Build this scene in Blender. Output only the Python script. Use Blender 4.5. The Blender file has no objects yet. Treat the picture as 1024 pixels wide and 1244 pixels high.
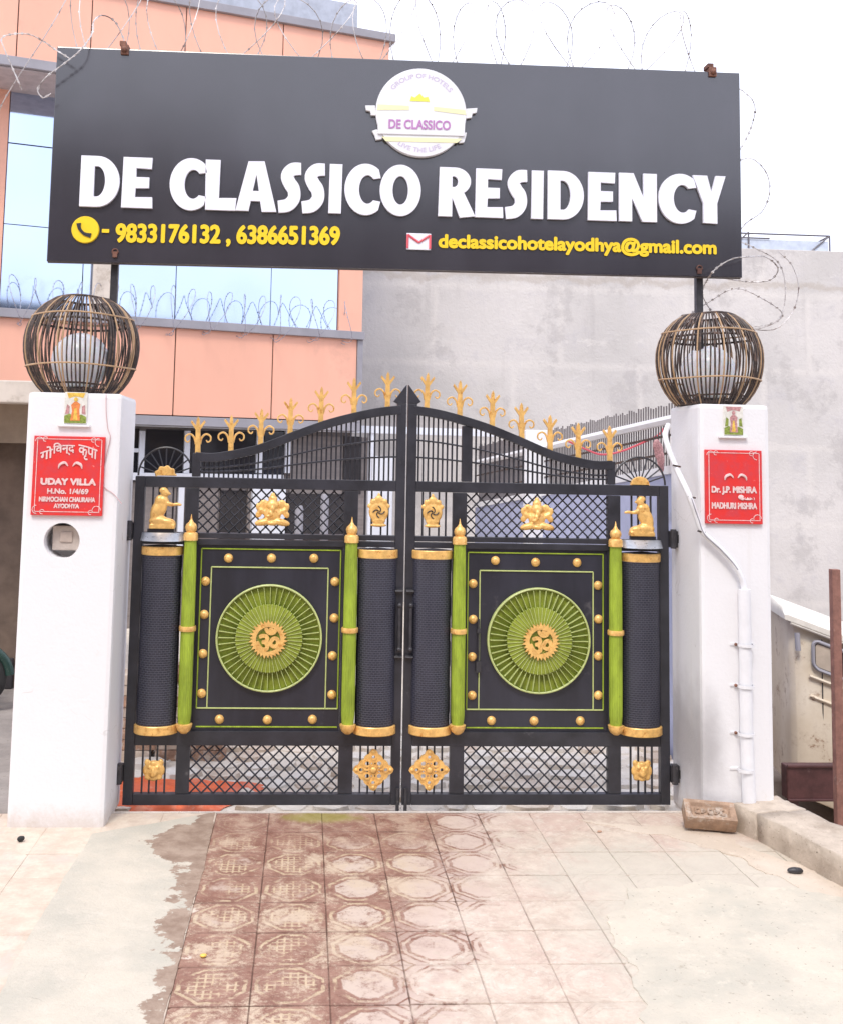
import bpy, bmesh, math, random
import numpy as np
from mathutils import Vector, Matrix
random.seed(7)
PI = math.pi
SC = bpy.context.scene
COL = SC.collection

# ---------------------------------------------------------------- camera
F, CX, CY = 1250., 453., 445.
YAW, PITCH, ROLL, CAMH, CAMD = math.atan(78/1250), math.radians(5.3), math.radians(1.15), 1.92, 6.0
fw = Vector((math.sin(YAW)*math.cos(PITCH), math.cos(YAW)*math.cos(PITCH), math.sin(PITCH)))
rt = fw.cross(Vector((0, 0, 1))).normalized(); up = rt.cross(fw)
RR = rt*math.cos(ROLL)+up*math.sin(ROLL); UU = -rt*math.sin(ROLL)+up*math.cos(ROLL)
CC = Vector((0, -CAMD, CAMH))
cam = bpy.data.cameras.new('camera'); camo = bpy.data.objects.new('camera', cam); COL.objects.link(camo)
M = Matrix((RR, UU, -fw)).transposed().to_4x4(); M.translation = CC
camo.matrix_world = M
cam.sensor_fit = 'HORIZONTAL'; cam.sensor_width = 36; cam.lens = F/1024*36
cam.shift_x = (512-CX)/1024; cam.shift_y = (CY-622)/1024
cam.clip_start = .05; cam.clip_end = 3000
SC.camera = camo

def ray(x, y): return fw*F+RR*(x-CX)-UU*(y-CY)
def P(x, y, Y):
    d = ray(x, y); t = (Y-CC.y)/d.y; return CC+d*t
def G(x, y, z=0):
    d = ray(x, y); t = (z-CC.z)/d.z; return CC+d*t
def PP(x, y, o, n):                       # ray with a vertical plane through o, normal n
    d = ray(x, y); t = (Vector(o)-CC).dot(Vector(n))/d.dot(Vector(n)); return CC+d*t

# ---------------------------------------------------------------- world, sun, exposure
SUN_EL, SUN_AZ = 56, 200      # degrees; azimuth clockwise from +Y
w = bpy.data.worlds.new('World'); SC.world = w; w.use_nodes = True
nt = w.node_tree; nt.nodes.clear()
sky = nt.nodes.new('ShaderNodeTexSky'); sky.sky_type = 'NISHITA'; sky.sun_disc = False
sky.sun_elevation = math.radians(SUN_EL); sky.sun_rotation = math.radians(SUN_AZ)
sky.air_density = 1.0; sky.dust_density = 5.0; sky.ozone_density = 1.0
hs = nt.nodes.new('ShaderNodeHueSaturation'); hs.inputs['Saturation'].default_value = .30
bg = nt.nodes.new('ShaderNodeBackground'); bg.inputs['Strength'].default_value = .15
wo = nt.nodes.new('ShaderNodeOutputWorld')
cn = nt.nodes.new('ShaderNodeTexNoise'); cn.inputs['Scale'].default_value = 1.6; cn.inputs['Detail'].default_value = 5
tc = nt.nodes.new('ShaderNodeTexCoord'); nt.links.new(tc.outputs['Generated'], cn.inputs['Vector'])
cr = nt.nodes.new('ShaderNodeMapRange'); nt.links.new(cn.outputs[0], cr.inputs[0]); cr.inputs[1].default_value = .3; cr.inputs[2].default_value = .7; cr.inputs[3].default_value = .72; cr.inputs[4].default_value = .95
mx = nt.nodes.new('ShaderNodeMix'); mx.data_type = 'RGBA'; mx.inputs[7].default_value = (8.4, 8.8, 10.4, 1)     # bright even cloud deck
nt.links.new(cr.outputs[0], mx.inputs[0]); nt.links.new(hs.outputs[0], mx.inputs[6])
nt.links.new(sky.outputs[0], hs.inputs['Color']); nt.links.new(mx.outputs[2], bg.inputs[0]); nt.links.new(bg.outputs[0], wo.inputs[0])
sl = bpy.data.lights.new('sun', 'SUN'); sl.energy = 1.5; sl.angle = math.radians(14); sl.color = (1, .93, .84)
so = bpy.data.objects.new('sun', sl); COL.objects.link(so)
sd = Vector((math.sin(math.radians(SUN_AZ))*math.cos(math.radians(SUN_EL)), math.cos(math.radians(SUN_AZ))*math.cos(math.radians(SUN_EL)), math.sin(math.radians(SUN_EL))))
so.rotation_euler = (-sd).to_track_quat('-Z', 'Y').to_euler()
SC.view_settings.view_transform = 'Standard'; SC.view_settings.look = 'None'
SC.view_settings.exposure = 0.38; SC.view_settings.gamma = 1; SC.view_settings.use_curve_mapping = False

# ---------------------------------------------------------------- materials
MATS = {}
class NT:
    def __init__(s, name):
        s.m = bpy.data.materials.new(name); s.m.use_nodes = True; s.t = s.m.node_tree
        s.b = s.t.nodes['Principled BSDF']
    def n(s, typ, **kw):
        x = s.t.nodes.new(typ)
        for k, v in kw.items():
            if k in x.inputs.keys() if isinstance(k, str) else False: s.set(x.inputs[k], v)
            else: setattr(x, k, v)
        return x
    def set(s, inp, v):
        if hasattr(v, 'is_output') or isinstance(v, bpy.types.NodeSocket): s.t.links.new(v, inp)
        else: inp.default_value = v
    def math(s, op, a, b=0., c=None, clamp=False):
        x = s.t.nodes.new('ShaderNodeMath'); x.operation = op; x.use_clamp = clamp
        s.set(x.inputs[0], a); s.set(x.inputs[1], b)
        if c is not None: s.set(x.inputs[2], c)
        return x.outputs[0]
    def pos(s):
        return s.t.nodes.new('ShaderNodeNewGeometry').outputs['Position']
    def obj(s):
        return s.t.nodes.new('ShaderNodeTexCoord').outputs['Object']
    def noise(s, vec, scale, detail=4, rough=.6, stretch=None):
        if stretch:
            mp = s.t.nodes.new('ShaderNodeMapping'); s.set(mp.inputs[0], vec); mp.inputs['Scale'].default_value = stretch; vec = mp.outputs[0]
        x = s.t.nodes.new('ShaderNodeTexNoise'); s.set(x.inputs['Vector'], vec); x.inputs['Scale'].default_value = scale
        x.inputs['Detail'].default_value = detail; x.inputs['Roughness'].default_value = rough
        return x.outputs[0]
    def ramp(s, f, lo, hi):                # smooth step lo..hi -> 0..1
        x = s.t.nodes.new('ShaderNodeMapRange'); x.interpolation_type = 'SMOOTHSTEP'
        s.set(x.inputs[0], f); s.set(x.inputs[1], lo); s.set(x.inputs[2], hi); return x.outputs[0]
    def mix(s, f, a, b):
        x = s.t.nodes.new('ShaderNodeMix'); x.data_type = 'RGBA'
        s.set(x.inputs[0], f)
        for i, v in ((6, a), (7, b)):
            if isinstance(v, tuple) and len(v) == 3: v = v+(1,)
            s.set(x.inputs[i], v)
        return x.outputs[2]
    def bump(s, h, strength=.3, dist=.01):
        x = s.t.nodes.new('ShaderNodeBump'); x.inputs['Strength'].default_value = strength; x.inputs['Distance'].default_value = dist
        s.set(x.inputs['Height'], h); s.t.links.new(x.outputs[0], s.b.inputs['Normal'])
    def sep(s, v):
        x = s.t.nodes.new('ShaderNodeSeparateXYZ'); s.set(x.inputs[0], v); return x.outputs

def paint(name, col, rough=.5, metal=0., var=.12, scale=8., dirt=None, dscale=3., damt=.45, bump=.15, bscale=60., spec=.5, coat=0., stretch=None):
    k = NT(name); p = k.pos()
    n1 = k.noise(p, scale, 5, .65, stretch)
    c = tuple(col)
    lo = tuple(max(0, x*(1-var)) for x in c); hi = tuple(min(1, x*(1+var)) for x in c)
    cc = k.mix(k.ramp(n1, .3, .7), lo, hi)
    if dirt:
        d = k.ramp(k.noise(p, dscale, 8, .7), 1-damt, 1-damt+.12)
        cc = k.mix(d, cc, dirt)
    k.set(k.b.inputs['Base Color'], cc)
    r = k.math('MULTIPLY_ADD', k.noise(p, scale*2.3, 4), .25, rough-.125, clamp=True)
    k.set(k.b.inputs['Roughness'], r)
    k.b.inputs['Metallic'].default_value = metal; k.b.inputs['Specular IOR Level'].default_value = spec
    if coat: k.b.inputs['Coat Weight'].default_value = coat; k.b.inputs['Coat Roughness'].default_value = .06
    if bump: k.bump(k.noise(p, bscale, 5, .6), bump, .004)
    MATS[name] = k.m; return k.m

BLACK = paint('gate_black_enamel', (.026, .026, .034), .42, var=.35, scale=5, dirt=(.10, .095, .10), dscale=9, damt=.36, bump=.2, bscale=90, spec=.6)
SHEET = paint('gate_sheet_enamel', (.024, .024, .036), .38, var=.4, scale=2.5, dirt=(.085, .08, .09), dscale=5, damt=.40, bump=.25, bscale=14, spec=.6, stretch=(1, 1, .25))
MESHB = None
GOLD = paint('gold_paint', (.87, .52, .17), .33, metal=.22, var=.18, scale=26, dirt=(.60, .27, .06), dscale=30, damt=.46, bump=.15, bscale=120)
GREEN = paint('green_paint', (.30, .40, .035), .45, var=.25, scale=16, dirt=(.17, .22, .022), dscale=24, damt=.38, bump=.25, bscale=90, stretch=(1, 1, .3))
GREEND = paint('deep_green_paint', (.25, .30, .032), .5, var=.2, scale=14)
PALEGREEN = paint('pale_green_paint', (.50, .56, .22), .45, var=.1, scale=20, bump=0)
WHITE = paint('white_enamel', (.80, .80, .82), .45, var=.03, scale=6, bump=0)
LETTER = paint('letter_white', (.86, .86, .93), .35, var=.02, scale=6, bump=0)
YELLOW = paint('letter_yellow', (.90, .62, .02), .4, var=.04, scale=6, bump=0)
PURPLE = paint('print_purple', (.50, .22, .50), .5, var=.04, bump=0)
LILAC = paint('print_lilac', (.62, .55, .70), .5, var=.04, bump=0)
PALEY = paint('print_pale_yellow', (.86, .84, .50), .5, var=.04, bump=0)
BRIGHTY = paint('print_bright_yellow', (.92, .90, .12), .5, var=.04, bump=0)
REDM = paint('print_red', (.75, .12, .15), .5, var=.04, bump=0)
RUST = paint('rusty_iron', (.20, .09, .06), .8, var=.3, scale=20, dirt=(.10, .045, .035), dscale=14, damt=.5, bump=.5, bscale=60)
RUSTP = paint('rusty_pole_paint', (.27, .13, .10), .7, var=.2, scale=20, dirt=(.42, .30, .26), dscale=9, damt=.42, bump=.4, bscale=60)
MAROON = paint('maroon_steel', (.085, .032, .03), .5, var=.3, scale=9, dirt=(.22, .15, .14), dscale=12, damt=.36, bump=.3, bscale=40)
CANE = paint('cane_dark', (.055, .038, .032), .55, var=.35, scale=25, dirt=(.16, .10, .075), dscale=20, damt=.5, bump=.2)
CANET = paint('cane_tan', (.46, .30, .17), .5, var=.15, scale=25, bump=.2)
WIRE = paint('galvanised_wire', (.60, .57, .56), .5, metal=.2, var=.25, scale=12, dirt=(.22, .17, .15), dscale=6, damt=.5, bump=0)
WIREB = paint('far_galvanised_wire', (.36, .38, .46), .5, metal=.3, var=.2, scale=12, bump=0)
SALMON = paint('salmon_cladding', (.82, .43, .31), .45, var=.05, scale=.9, bump=.04, bscale=6, dirt=(.72, .38, .28), dscale=1.3, damt=.42, stretch=(1, 1, .3))
GREYTRIM = paint('grey_trim', (.30, .29, .32), .5, var=.08, scale=3)
UPVC = paint('white_frame_upvc', (.74, .76, .82), .35, var=.03, bump=0)
SHUT = paint('taupe_shutter', (.22, .19, .18), .6, var=.15, scale=3, stretch=(1, 1, 6))
DARKIN = paint('dark_interior', (.035, .03, .032), .8, var=.3, scale=2)
CREAMP = paint('cream_beam_paint', (.62, .55, .48), .8, var=.12, scale=3, dirt=(.48, .41, .34), dscale=5, damt=.45)
BROWNW = paint('brown_unpainted_wall', (.17, .12, .09), .9, var=.25, scale=3, bump=.4, bscale=30)
LAV = paint('lavender_wall_paint', (.42, .45, .62), .8, var=.08, scale=3, dirt=(.34, .36, .47), dscale=4, damt=.45)
PLASTICW = paint('white_pvc', (.78, .78, .80), .35, var=.04, scale=8, bump=.1)
BOXP = paint('aged_plastic', (.50, .43, .38), .45, var=.08, scale=30)
BRICKC = paint('cast_brick', (.36, .24, .165), .9, var=.2, scale=25, dirt=(.48, .40, .33), dscale=14, damt=.5, bump=.8, bscale=70)
BRICKR = paint('stacked_brick', (.42, .26, .18), .9, var=.35, scale=12, dirt=(.55, .47, .40), dscale=14, damt=.5, bump=.7, bscale=70)
TARP = paint('orange_tarpaulin', (.90, .16, .05), .45, var=.2, scale=8, dirt=(.90, .32, .18), dscale=7, damt=.45, bump=.8, bscale=18)
RUBBER = paint('black_rubber', (.02, .02, .02), .7, var=.2)
CHROME = paint('dull_chrome', (.5, .5, .5), .25, metal=.9, var=.1, bump=0)
PIXR = paint('picture_orange', (.80, .26, .08), .4, var=.25, scale=70, bump=0)
PIXG = paint('picture_green', (.24, .30, .06), .4, var=.35, scale=90, bump=0)
PIXY = paint('picture_yellow', (.80, .52, .10), .4, var=.25, scale=70, bump=0)
PIXP = paint('picture_rose', (.50, .26, .26), .4, var=.35, scale=90, bump=0)
PIXW = paint('picture_ground', (.74, .72, .66), .3, var=.12, scale=50, bump=0)
HOUSEB = paint('opposite_house_wall', (.20, .16, .14), .9, var=.3, scale=1.0)
LEAF = paint('street_tree_leaf', (.06, .08, .03), .7, var=.4, scale=2)
DARKJ = paint('dark_joint_gap', (.16, .11, .09), .9, var=.3, scale=10)  # dark brown of the backing rails in the cladding joints

def perforated():
    k = NT('perforated_drum_enamel'); p = k.pos(); s = k.sep(p)
    v = k.t.nodes.new('ShaderNodeCombineXYZ'); k.set(v.inputs[0], k.math('MULTIPLY', s[0], 1.0)); k.set(v.inputs[1], s[2])
    br = k.t.nodes.new('ShaderNodeTexBrick'); k.set(br.inputs['Vector'], v.outputs[0]); br.inputs['Scale'].default_value = 1
    br.inputs['Brick Width'].default_value = .021; br.inputs['Row Height'].default_value = .0125; br.inputs['Mortar Size'].default_value = .0022; br.inputs['Mortar Smooth'].default_value = .6
    n = k.noise(p, 9, 6, .7, (1, 1, .3))
    c = k.mix(k.ramp(n, .35, .65), (.018, .019, .032), (.034, .035, .052))
    c = k.mix(k.math('MULTIPLY', br.outputs['Fac'], .75), c, (.085, .085, .115))
    c = k.mix(k.math('MULTIPLY', k.ramp(k.noise(p, 16, 9, .8, (1, 1, .25)), .58, .68), .5), c, (.12, .115, .13))
    k.set(k.b.inputs['Base Color'], c); k.b.inputs['Roughness'].default_value = .42
    k.bump(k.math('SUBTRACT', 1, br.outputs['Fac']), .6, .003); return k.m
MESHB = perforated()
def glass_blue():
    k = NT('blue_mirror_glass'); p = k.pos()
    k.set(k.b.inputs['Base Color'], k.mix(k.ramp(k.noise(p, .6, 2), .3, .7), (.50, .60, .78), (.57, .67, .84)))
    k.b.inputs['Metallic'].default_value = 1; k.b.inputs['Roughness'].default_value = .06
    k.bump(k.noise(p, 1.2, 2), .05, .02); return k.m
GLASSB = glass_blue()
def glass_dark():
    k = NT('dark_window_glass'); k.b.inputs['Base Color'].default_value = (.02, .02, .025, 1)
    k.b.inputs['Roughness'].default_value = .08; k.bump(k.noise(k.pos(), 2, 2), .05, .02); return k.m
GLASSD = glass_dark()
def globe_mat():
    k = NT('opal_globe'); k.b.inputs['Base Color'].default_value = (.82, .82, .84, 1); k.b.inputs['Roughness'].default_value = .25
    k.b.inputs['Subsurface Weight'].default_value = .2; return k.m
OPAL = globe_mat()
def sign_mat():
    k = NT('black_acrylic_panel'); p = k.pos()
    k.set(k.b.inputs['Base Color'], k.mix(k.ramp(k.noise(p, 2.2, 5), .4, .7), (.026, .023, .031), (.034, .030, .041)))
    streak = k.noise(p, 3, 6, .7, (1, 1, .12))
    k.set(k.b.inputs['Roughness'], k.math('MULTIPLY_ADD', streak, .16, .14))
    k.b.inputs['IOR'].default_value = 1.98
    k.bump(k.noise(p, 1.6, 2), .06, .02)
    return k.m
ACRYL = sign_mat()
def plaster_white():
    k = NT('white_pillar_plaster'); p = k.pos(); s = k.sep(p)
    low = k.math('SUBTRACT', 1, k.ramp(s[2], 0, .25))
    d = k.ramp(k.math('ADD', k.noise(p, 7, 8, .7), k.math('MULTIPLY', low, .08)), .62, .84)
    # soot patch at the foot of the right pillar
    dx = k.math('MULTIPLY', k.math('SUBTRACT', s[0], 2.20), 7.0); dz = k.math('MULTIPLY', k.math('SUBTRACT', s[2], .40), 2.4)
    rr = k.math('SQRT', k.math('ADD', k.math('MULTIPLY', dx, dx), k.math('MULTIPLY', dz, dz)))
    soot = k.math('MULTIPLY', k.math('SUBTRACT', 1, k.ramp(k.math('ADD', rr, k.math('MULTIPLY', k.noise(p, 9, 5), .5)), .35, 1.35)), .58)
    c = k.mix(d, (.80, .79, .80), (.68, .64, .60))
    c = k.mix(soot, c, (.20, .18, .18))
    # faint rain streaks
    st = k.ramp(k.noise(p, 9, 5, .6, (1, 1, .06)), .60, .78)
    c = k.mix(k.math('MULTIPLY', st, .30), c, (.60, .55, .50))
    vo = k.t.nodes.new('ShaderNodeTexVoronoi'); vo.feature = 'DISTANCE_TO_EDGE'; vo.inputs['Scale'].default_value = 2.1
    wv = k.t.nodes.new('ShaderNodeVectorMath'); wv.operation = 'MULTIPLY_ADD'; cnn = k.t.nodes.new('ShaderNodeTexNoise'); k.set(cnn.inputs['Vector'], p); cnn.inputs['Scale'].default_value = 5
    k.set(wv.inputs[0], cnn.outputs['Color']); wv.inputs[1].default_value = (.35, .35, .35); k.set(wv.inputs[2], p); k.set(vo.inputs['Vector'], wv.outputs[0])
    crk = k.math('MULTIPLY', k.math('SUBTRACT', 1, k.ramp(vo.outputs['Distance'], .001, .006)), k.ramp(k.noise(p, 2.2, 3), .55, .62))
    c = k.mix(k.math('MULTIPLY', crk, .45), c, (.38, .34, .32))
    spl = k.math('MULTIPLY', k.math('SUBTRACT', 1, k.ramp(k.math('ADD', s[2], k.math('MULTIPLY', k.noise(p, 16, 8, .8), .25)), .10, .26)), .55)
    c = k.mix(spl, c, (.55, .46, .38))
    k.set(k.b.inputs['Base Color'], c); k.b.inputs['Roughness'].default_value = .8
    k.bump(k.math('ADD', k.noise(p, 60, 4), k.math('MULTIPLY', k.noise(p, 6, 4), 2.0)), .25, .006); return k.m
PLASTER = plaster_white()
def plaque():
    k = NT('red_painted_stone'); p = k.pos()
    c = k.mix(k.ramp(k.noise(p, 14, 6, .7), .38, .66), (.74, .035, .03), (.62, .05, .06))
    c = k.mix(k.ramp(k.noise(p, 40, 6, .7), .62, .75), c, (.82, .30, .28))
    k.set(k.b.inputs['Base Color'], c); k.b.inputs['Roughness'].default_value = .45
    k.bump(k.noise(p, 60, 4), .3, .003); return k.m
PLAQ = plaque()
PLQT = paint('worn_white_lettering', (.78, .58, .56), .6, var=.1, scale=40, dirt=(.74, .16, .14), dscale=70, damt=.46, bump=0)
def greywall():
    k = NT('grey_cement_render'); p = k.pos(); s = k.sep(p)
    n = k.noise(p, .55, 8, .65); n2 = k.noise(p, 2.2, 8, .7)
    c = k.mix(k.ramp(n, .35, .65), (.53, .505, .485), (.65, .615, .59))
    c = k.mix(k.math('MULTIPLY', k.ramp(n2, .5, .72), .6), c, (.47, .45, .46))
    br = k.n('ShaderNodeTexBrick'); mp = k.t.nodes.new('ShaderNodeCombineXYZ')
    k.set(mp.inputs[0], k.math('ADD', s[0], k.math('MULTIPLY', n2, .15))); k.set(mp.inputs[1], k.math('ADD', s[2], k.math('MULTIPLY', n2, .10)))
    k.set(br.inputs['Vector'], mp.outputs[0]); br.inputs['Scale'].default_value = 1; br.inputs['Brick Width'].default_value = 1.9; br.inputs['Row Height'].default_value = 1.15
    br.inputs['Mortar Size'].default_value = .09; br.inputs['Mortar Smooth'].default_value = 1; br.offset = .37
    c = k.mix(k.math('MULTIPLY', br.outputs['Fac'], .42), c, (.70, .66, .62))
    rn = k.ramp(k.noise(p, 3, 7, .65, (1, 1, .1)), .55, .75)
    top = k.ramp(s[2], 4.2, 5.2)
    c = k.mix(k.math('MULTIPLY', rn, k.math('MULTIPLY_ADD', top, .3, .2)), c, (.24, .22, .22))
    c = k.mix(k.math('MULTIPLY', k.ramp(k.noise(p, .9, 9, .75), .52, .60), .45), c, (.41, .385, .375))
    c = k.mix(k.math('MULTIPLY', k.ramp(k.noise(p, 1.3, 10, .8, (1, 1, 2.2)), .58, .64), .35), c, (.74, .70, .66))
    ed = k.math('SUBTRACT', 1, k.ramp(k.math('ABSOLUTE', k.math('SUBTRACT', k.math('ADD', s[2], k.math('MULTIPLY', n2, .5)), 4.95)), .02, .09))
    c = k.mix(k.math('MULTIPLY', ed, .45), c, (.42, .36, .30))
    k.set(k.b.inputs['Base Color'], c); k.b.inputs['Roughness'].default_value = .95
    k.bump(k.math('ADD', k.noise(p, 22, 6), k.math('MULTIPLY', n2, 2)), .3, .02); return k.m
GREYW = greywall()
def concrete(name, a, b, sc=1.6, spots=True):
    k = NT(name); p = k.pos()
    c = k.mix(k.ramp(k.noise(p, sc, 8, .65), .35, .65), a, b)
    c = k.mix(k.math('MULTIPLY', k.ramp(k.noise(p, sc*5, 8, .75), .52, .72), .55), c, tuple(min(1, x*1.22) for x in b))
    c = k.mix(k.math('MULTIPLY', k.ramp(k.noise(p, sc*9, 8, .7), .58, .70), .55), c, (a[0]*.68, a[1]*.62, a[2]*.56))
    c = k.mix(k.math('MULTIPLY', k.ramp(k.noise(p, 130, 3, .7), .60, .75), .4), c, (a[0]*.6, a[1]*.56, a[2]*.5))
    c = k.mix(k.math('MULTIPLY', k.ramp(k.noise(p, 60, 2, .5), .70, .74), .7), c, (a[0]*.35, a[1]*.32, a[2]*.28))
    k.set(k.b.inputs['Base Color'], c); k.b.inputs['Roughness'].default_value = .9
    k.bump(k.math('ADD', k.noise(p, 90, 5, .7), k.math('MULTIPLY', k.noise(p, 9, 5), 3)), .5, .006); MATS[name] = k.m; return k.m
CEM_GREY = concrete('grey_cement_screed', (.49, .455, .38), (.62, .55, .45))
CEM_BEIGE = concrete('dusty_beige_ground', (.56, .46, .36), (.66, .56, .46))
KERBC = concrete('rough_kerb_concrete', (.38, .31, .245), (.56, .47, .38), 4)
THRESH = concrete('threshold_cement', (.70, .64, .57), (.80, .75, .68), 3)
FLAG = concrete('courtyard_stone', (.54, .43, .34), (.76, .67, .57), 5)
FLOORC = concrete('courtyard_floor_cement', (.66, .59, .50), (.78, .71, .62), 2)
DUSTY = concrete('lower_dirt_ground', (.22, .17, .13), (.32, .25, .19), 2)
def vanmat():
    k = NT('sun_bleached_van_paint'); p = k.pos(); s = k.sep(p)
    c = k.mix(k.ramp(k.noise(p, 2.5, 6), .35, .7), (.62, .52, .39), (.76, .68, .56))
    c = k.mix(k.math('MULTIPLY', k.ramp(k.noise(p, 5, 8, .75), .48, .64), .55), c, (.46, .35, .24))
    c = k.mix(k.ramp(k.noise(p, 5, 9, .8), .58, .66), c, (.24, .12, .065))
    k.set(k.b.inputs['Base Color'], c); k.b.inputs['Roughness'].default_value = .65
    k.bump(k.noise(p, 12, 5), .3, .01); return k.m
VAN = vanmat()
VANROOF = paint('van_roof_white', (.74, .70, .62), .5, var=.08, scale=6, dirt=(.6, .5, .38), dscale=7, damt=.4)

# --- driveway tiles
TS = .285
def cracks(k, p, scale, amt=.5):
    wv = k.t.nodes.new('ShaderNodeVectorMath'); wv.operation = 'MULTIPLY_ADD'; cn_ = k.t.nodes.new('ShaderNodeTexNoise'); k.set(cn_.inputs['Vector'], p); cn_.inputs['Scale'].default_value = 4; cn_.inputs['Detail'].default_value = 6
    k.set(wv.inputs[0], cn_.outputs['Color']); wv.inputs[1].default_value = (.5, .5, .5); k.set(wv.inputs[2], p)
    vo = k.t.nodes.new('ShaderNodeTexVoronoi'); vo.feature = 'DISTANCE_TO_EDGE'; vo.inputs['Scale'].default_value = scale; k.set(vo.inputs['Vector'], wv.outputs[0])
    return k.math('MULTIPLY', k.math('MULTIPLY', k.math('SUBTRACT', 1, k.ramp(vo.outputs['Distance'], .001, .007)), k.ramp(k.noise(p, 1.9, 3), .50, .60)), amt)
def wetmask(k, p, X, Y):
    wob = k.math('MULTIPLY', k.math('SUBTRACT', k.noise(p, 4.2, 7, .66), .5), .75)
    xl = k.math('MULTIPLY_ADD', k.math('SUBTRACT', 1, k.ramp(k.math('ABSOLUTE', k.math('ADD', Y, .58)), .08, .42)), -.17, -.515); xr = k.math('MULTIPLY_ADD', Y, .32, 1.20)
    wob2 = k.math('MULTIPLY', k.math('SUBTRACT', k.noise(p, 3.1, 9, .74), .5), 1.6)
    ml = k.ramp(k.math('ADD', k.math('SUBTRACT', X, xl), wob), -.010, .012)
    mr = k.ramp(k.math('ADD', k.math('SUBTRACT', xr, X), wob2), -.10, .07)
    return k.math('MULTIPLY', ml, mr)
def cemwet():
    k = NT('stained_cement_screed'); p = k.pos(); s = k.sep(p)
    a = (.49, .455, .38); b_ = (.62, .55, .45)
    c = k.mix(k.ramp(k.noise(p, 1.6, 8, .65), .35, .65), a, b_)
    c = k.mix(k.math('MULTIPLY', k.ramp(k.noise(p, 8, 8, .75), .50, .70), .6), c, (.64, .57, .48))
    c = k.mix(k.math('MULTIPLY', k.ramp(k.noise(p, 130, 3, .7), .60, .75), .35), c, (.27, .24, .2))
    w_ = k.mix(k.ramp(k.noise(p, 9, 8, .7), .35, .65), (.27, .185, .135), (.40, .30, .23))
    c = k.mix(cracks(k, p, 1.3), c, (.22, .19, .16)); k.set(k.b.inputs['Base Color'], k.mix(wetmask(k, p, s[0], s[1]), c, w_)); k.b.inputs['Roughness'].default_value = .85
    k.bump(k.math('ADD', k.noise(p, 90, 5, .7), k.math('MULTIPLY', k.noise(p, 9, 5), 3)), .5, .006); return k.m
def jointmat():
    k = NT('grit_in_joints'); p = k.pos(); s = k.sep(p)
    k.set(k.b.inputs['Base Color'], k.mix(wetmask(k, p, s[0], s[1]), (.44, .34, .28), (.15, .085, .06))); k.b.inputs['Roughness'].default_value = .95; return k.m
JOINTM = None
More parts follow.
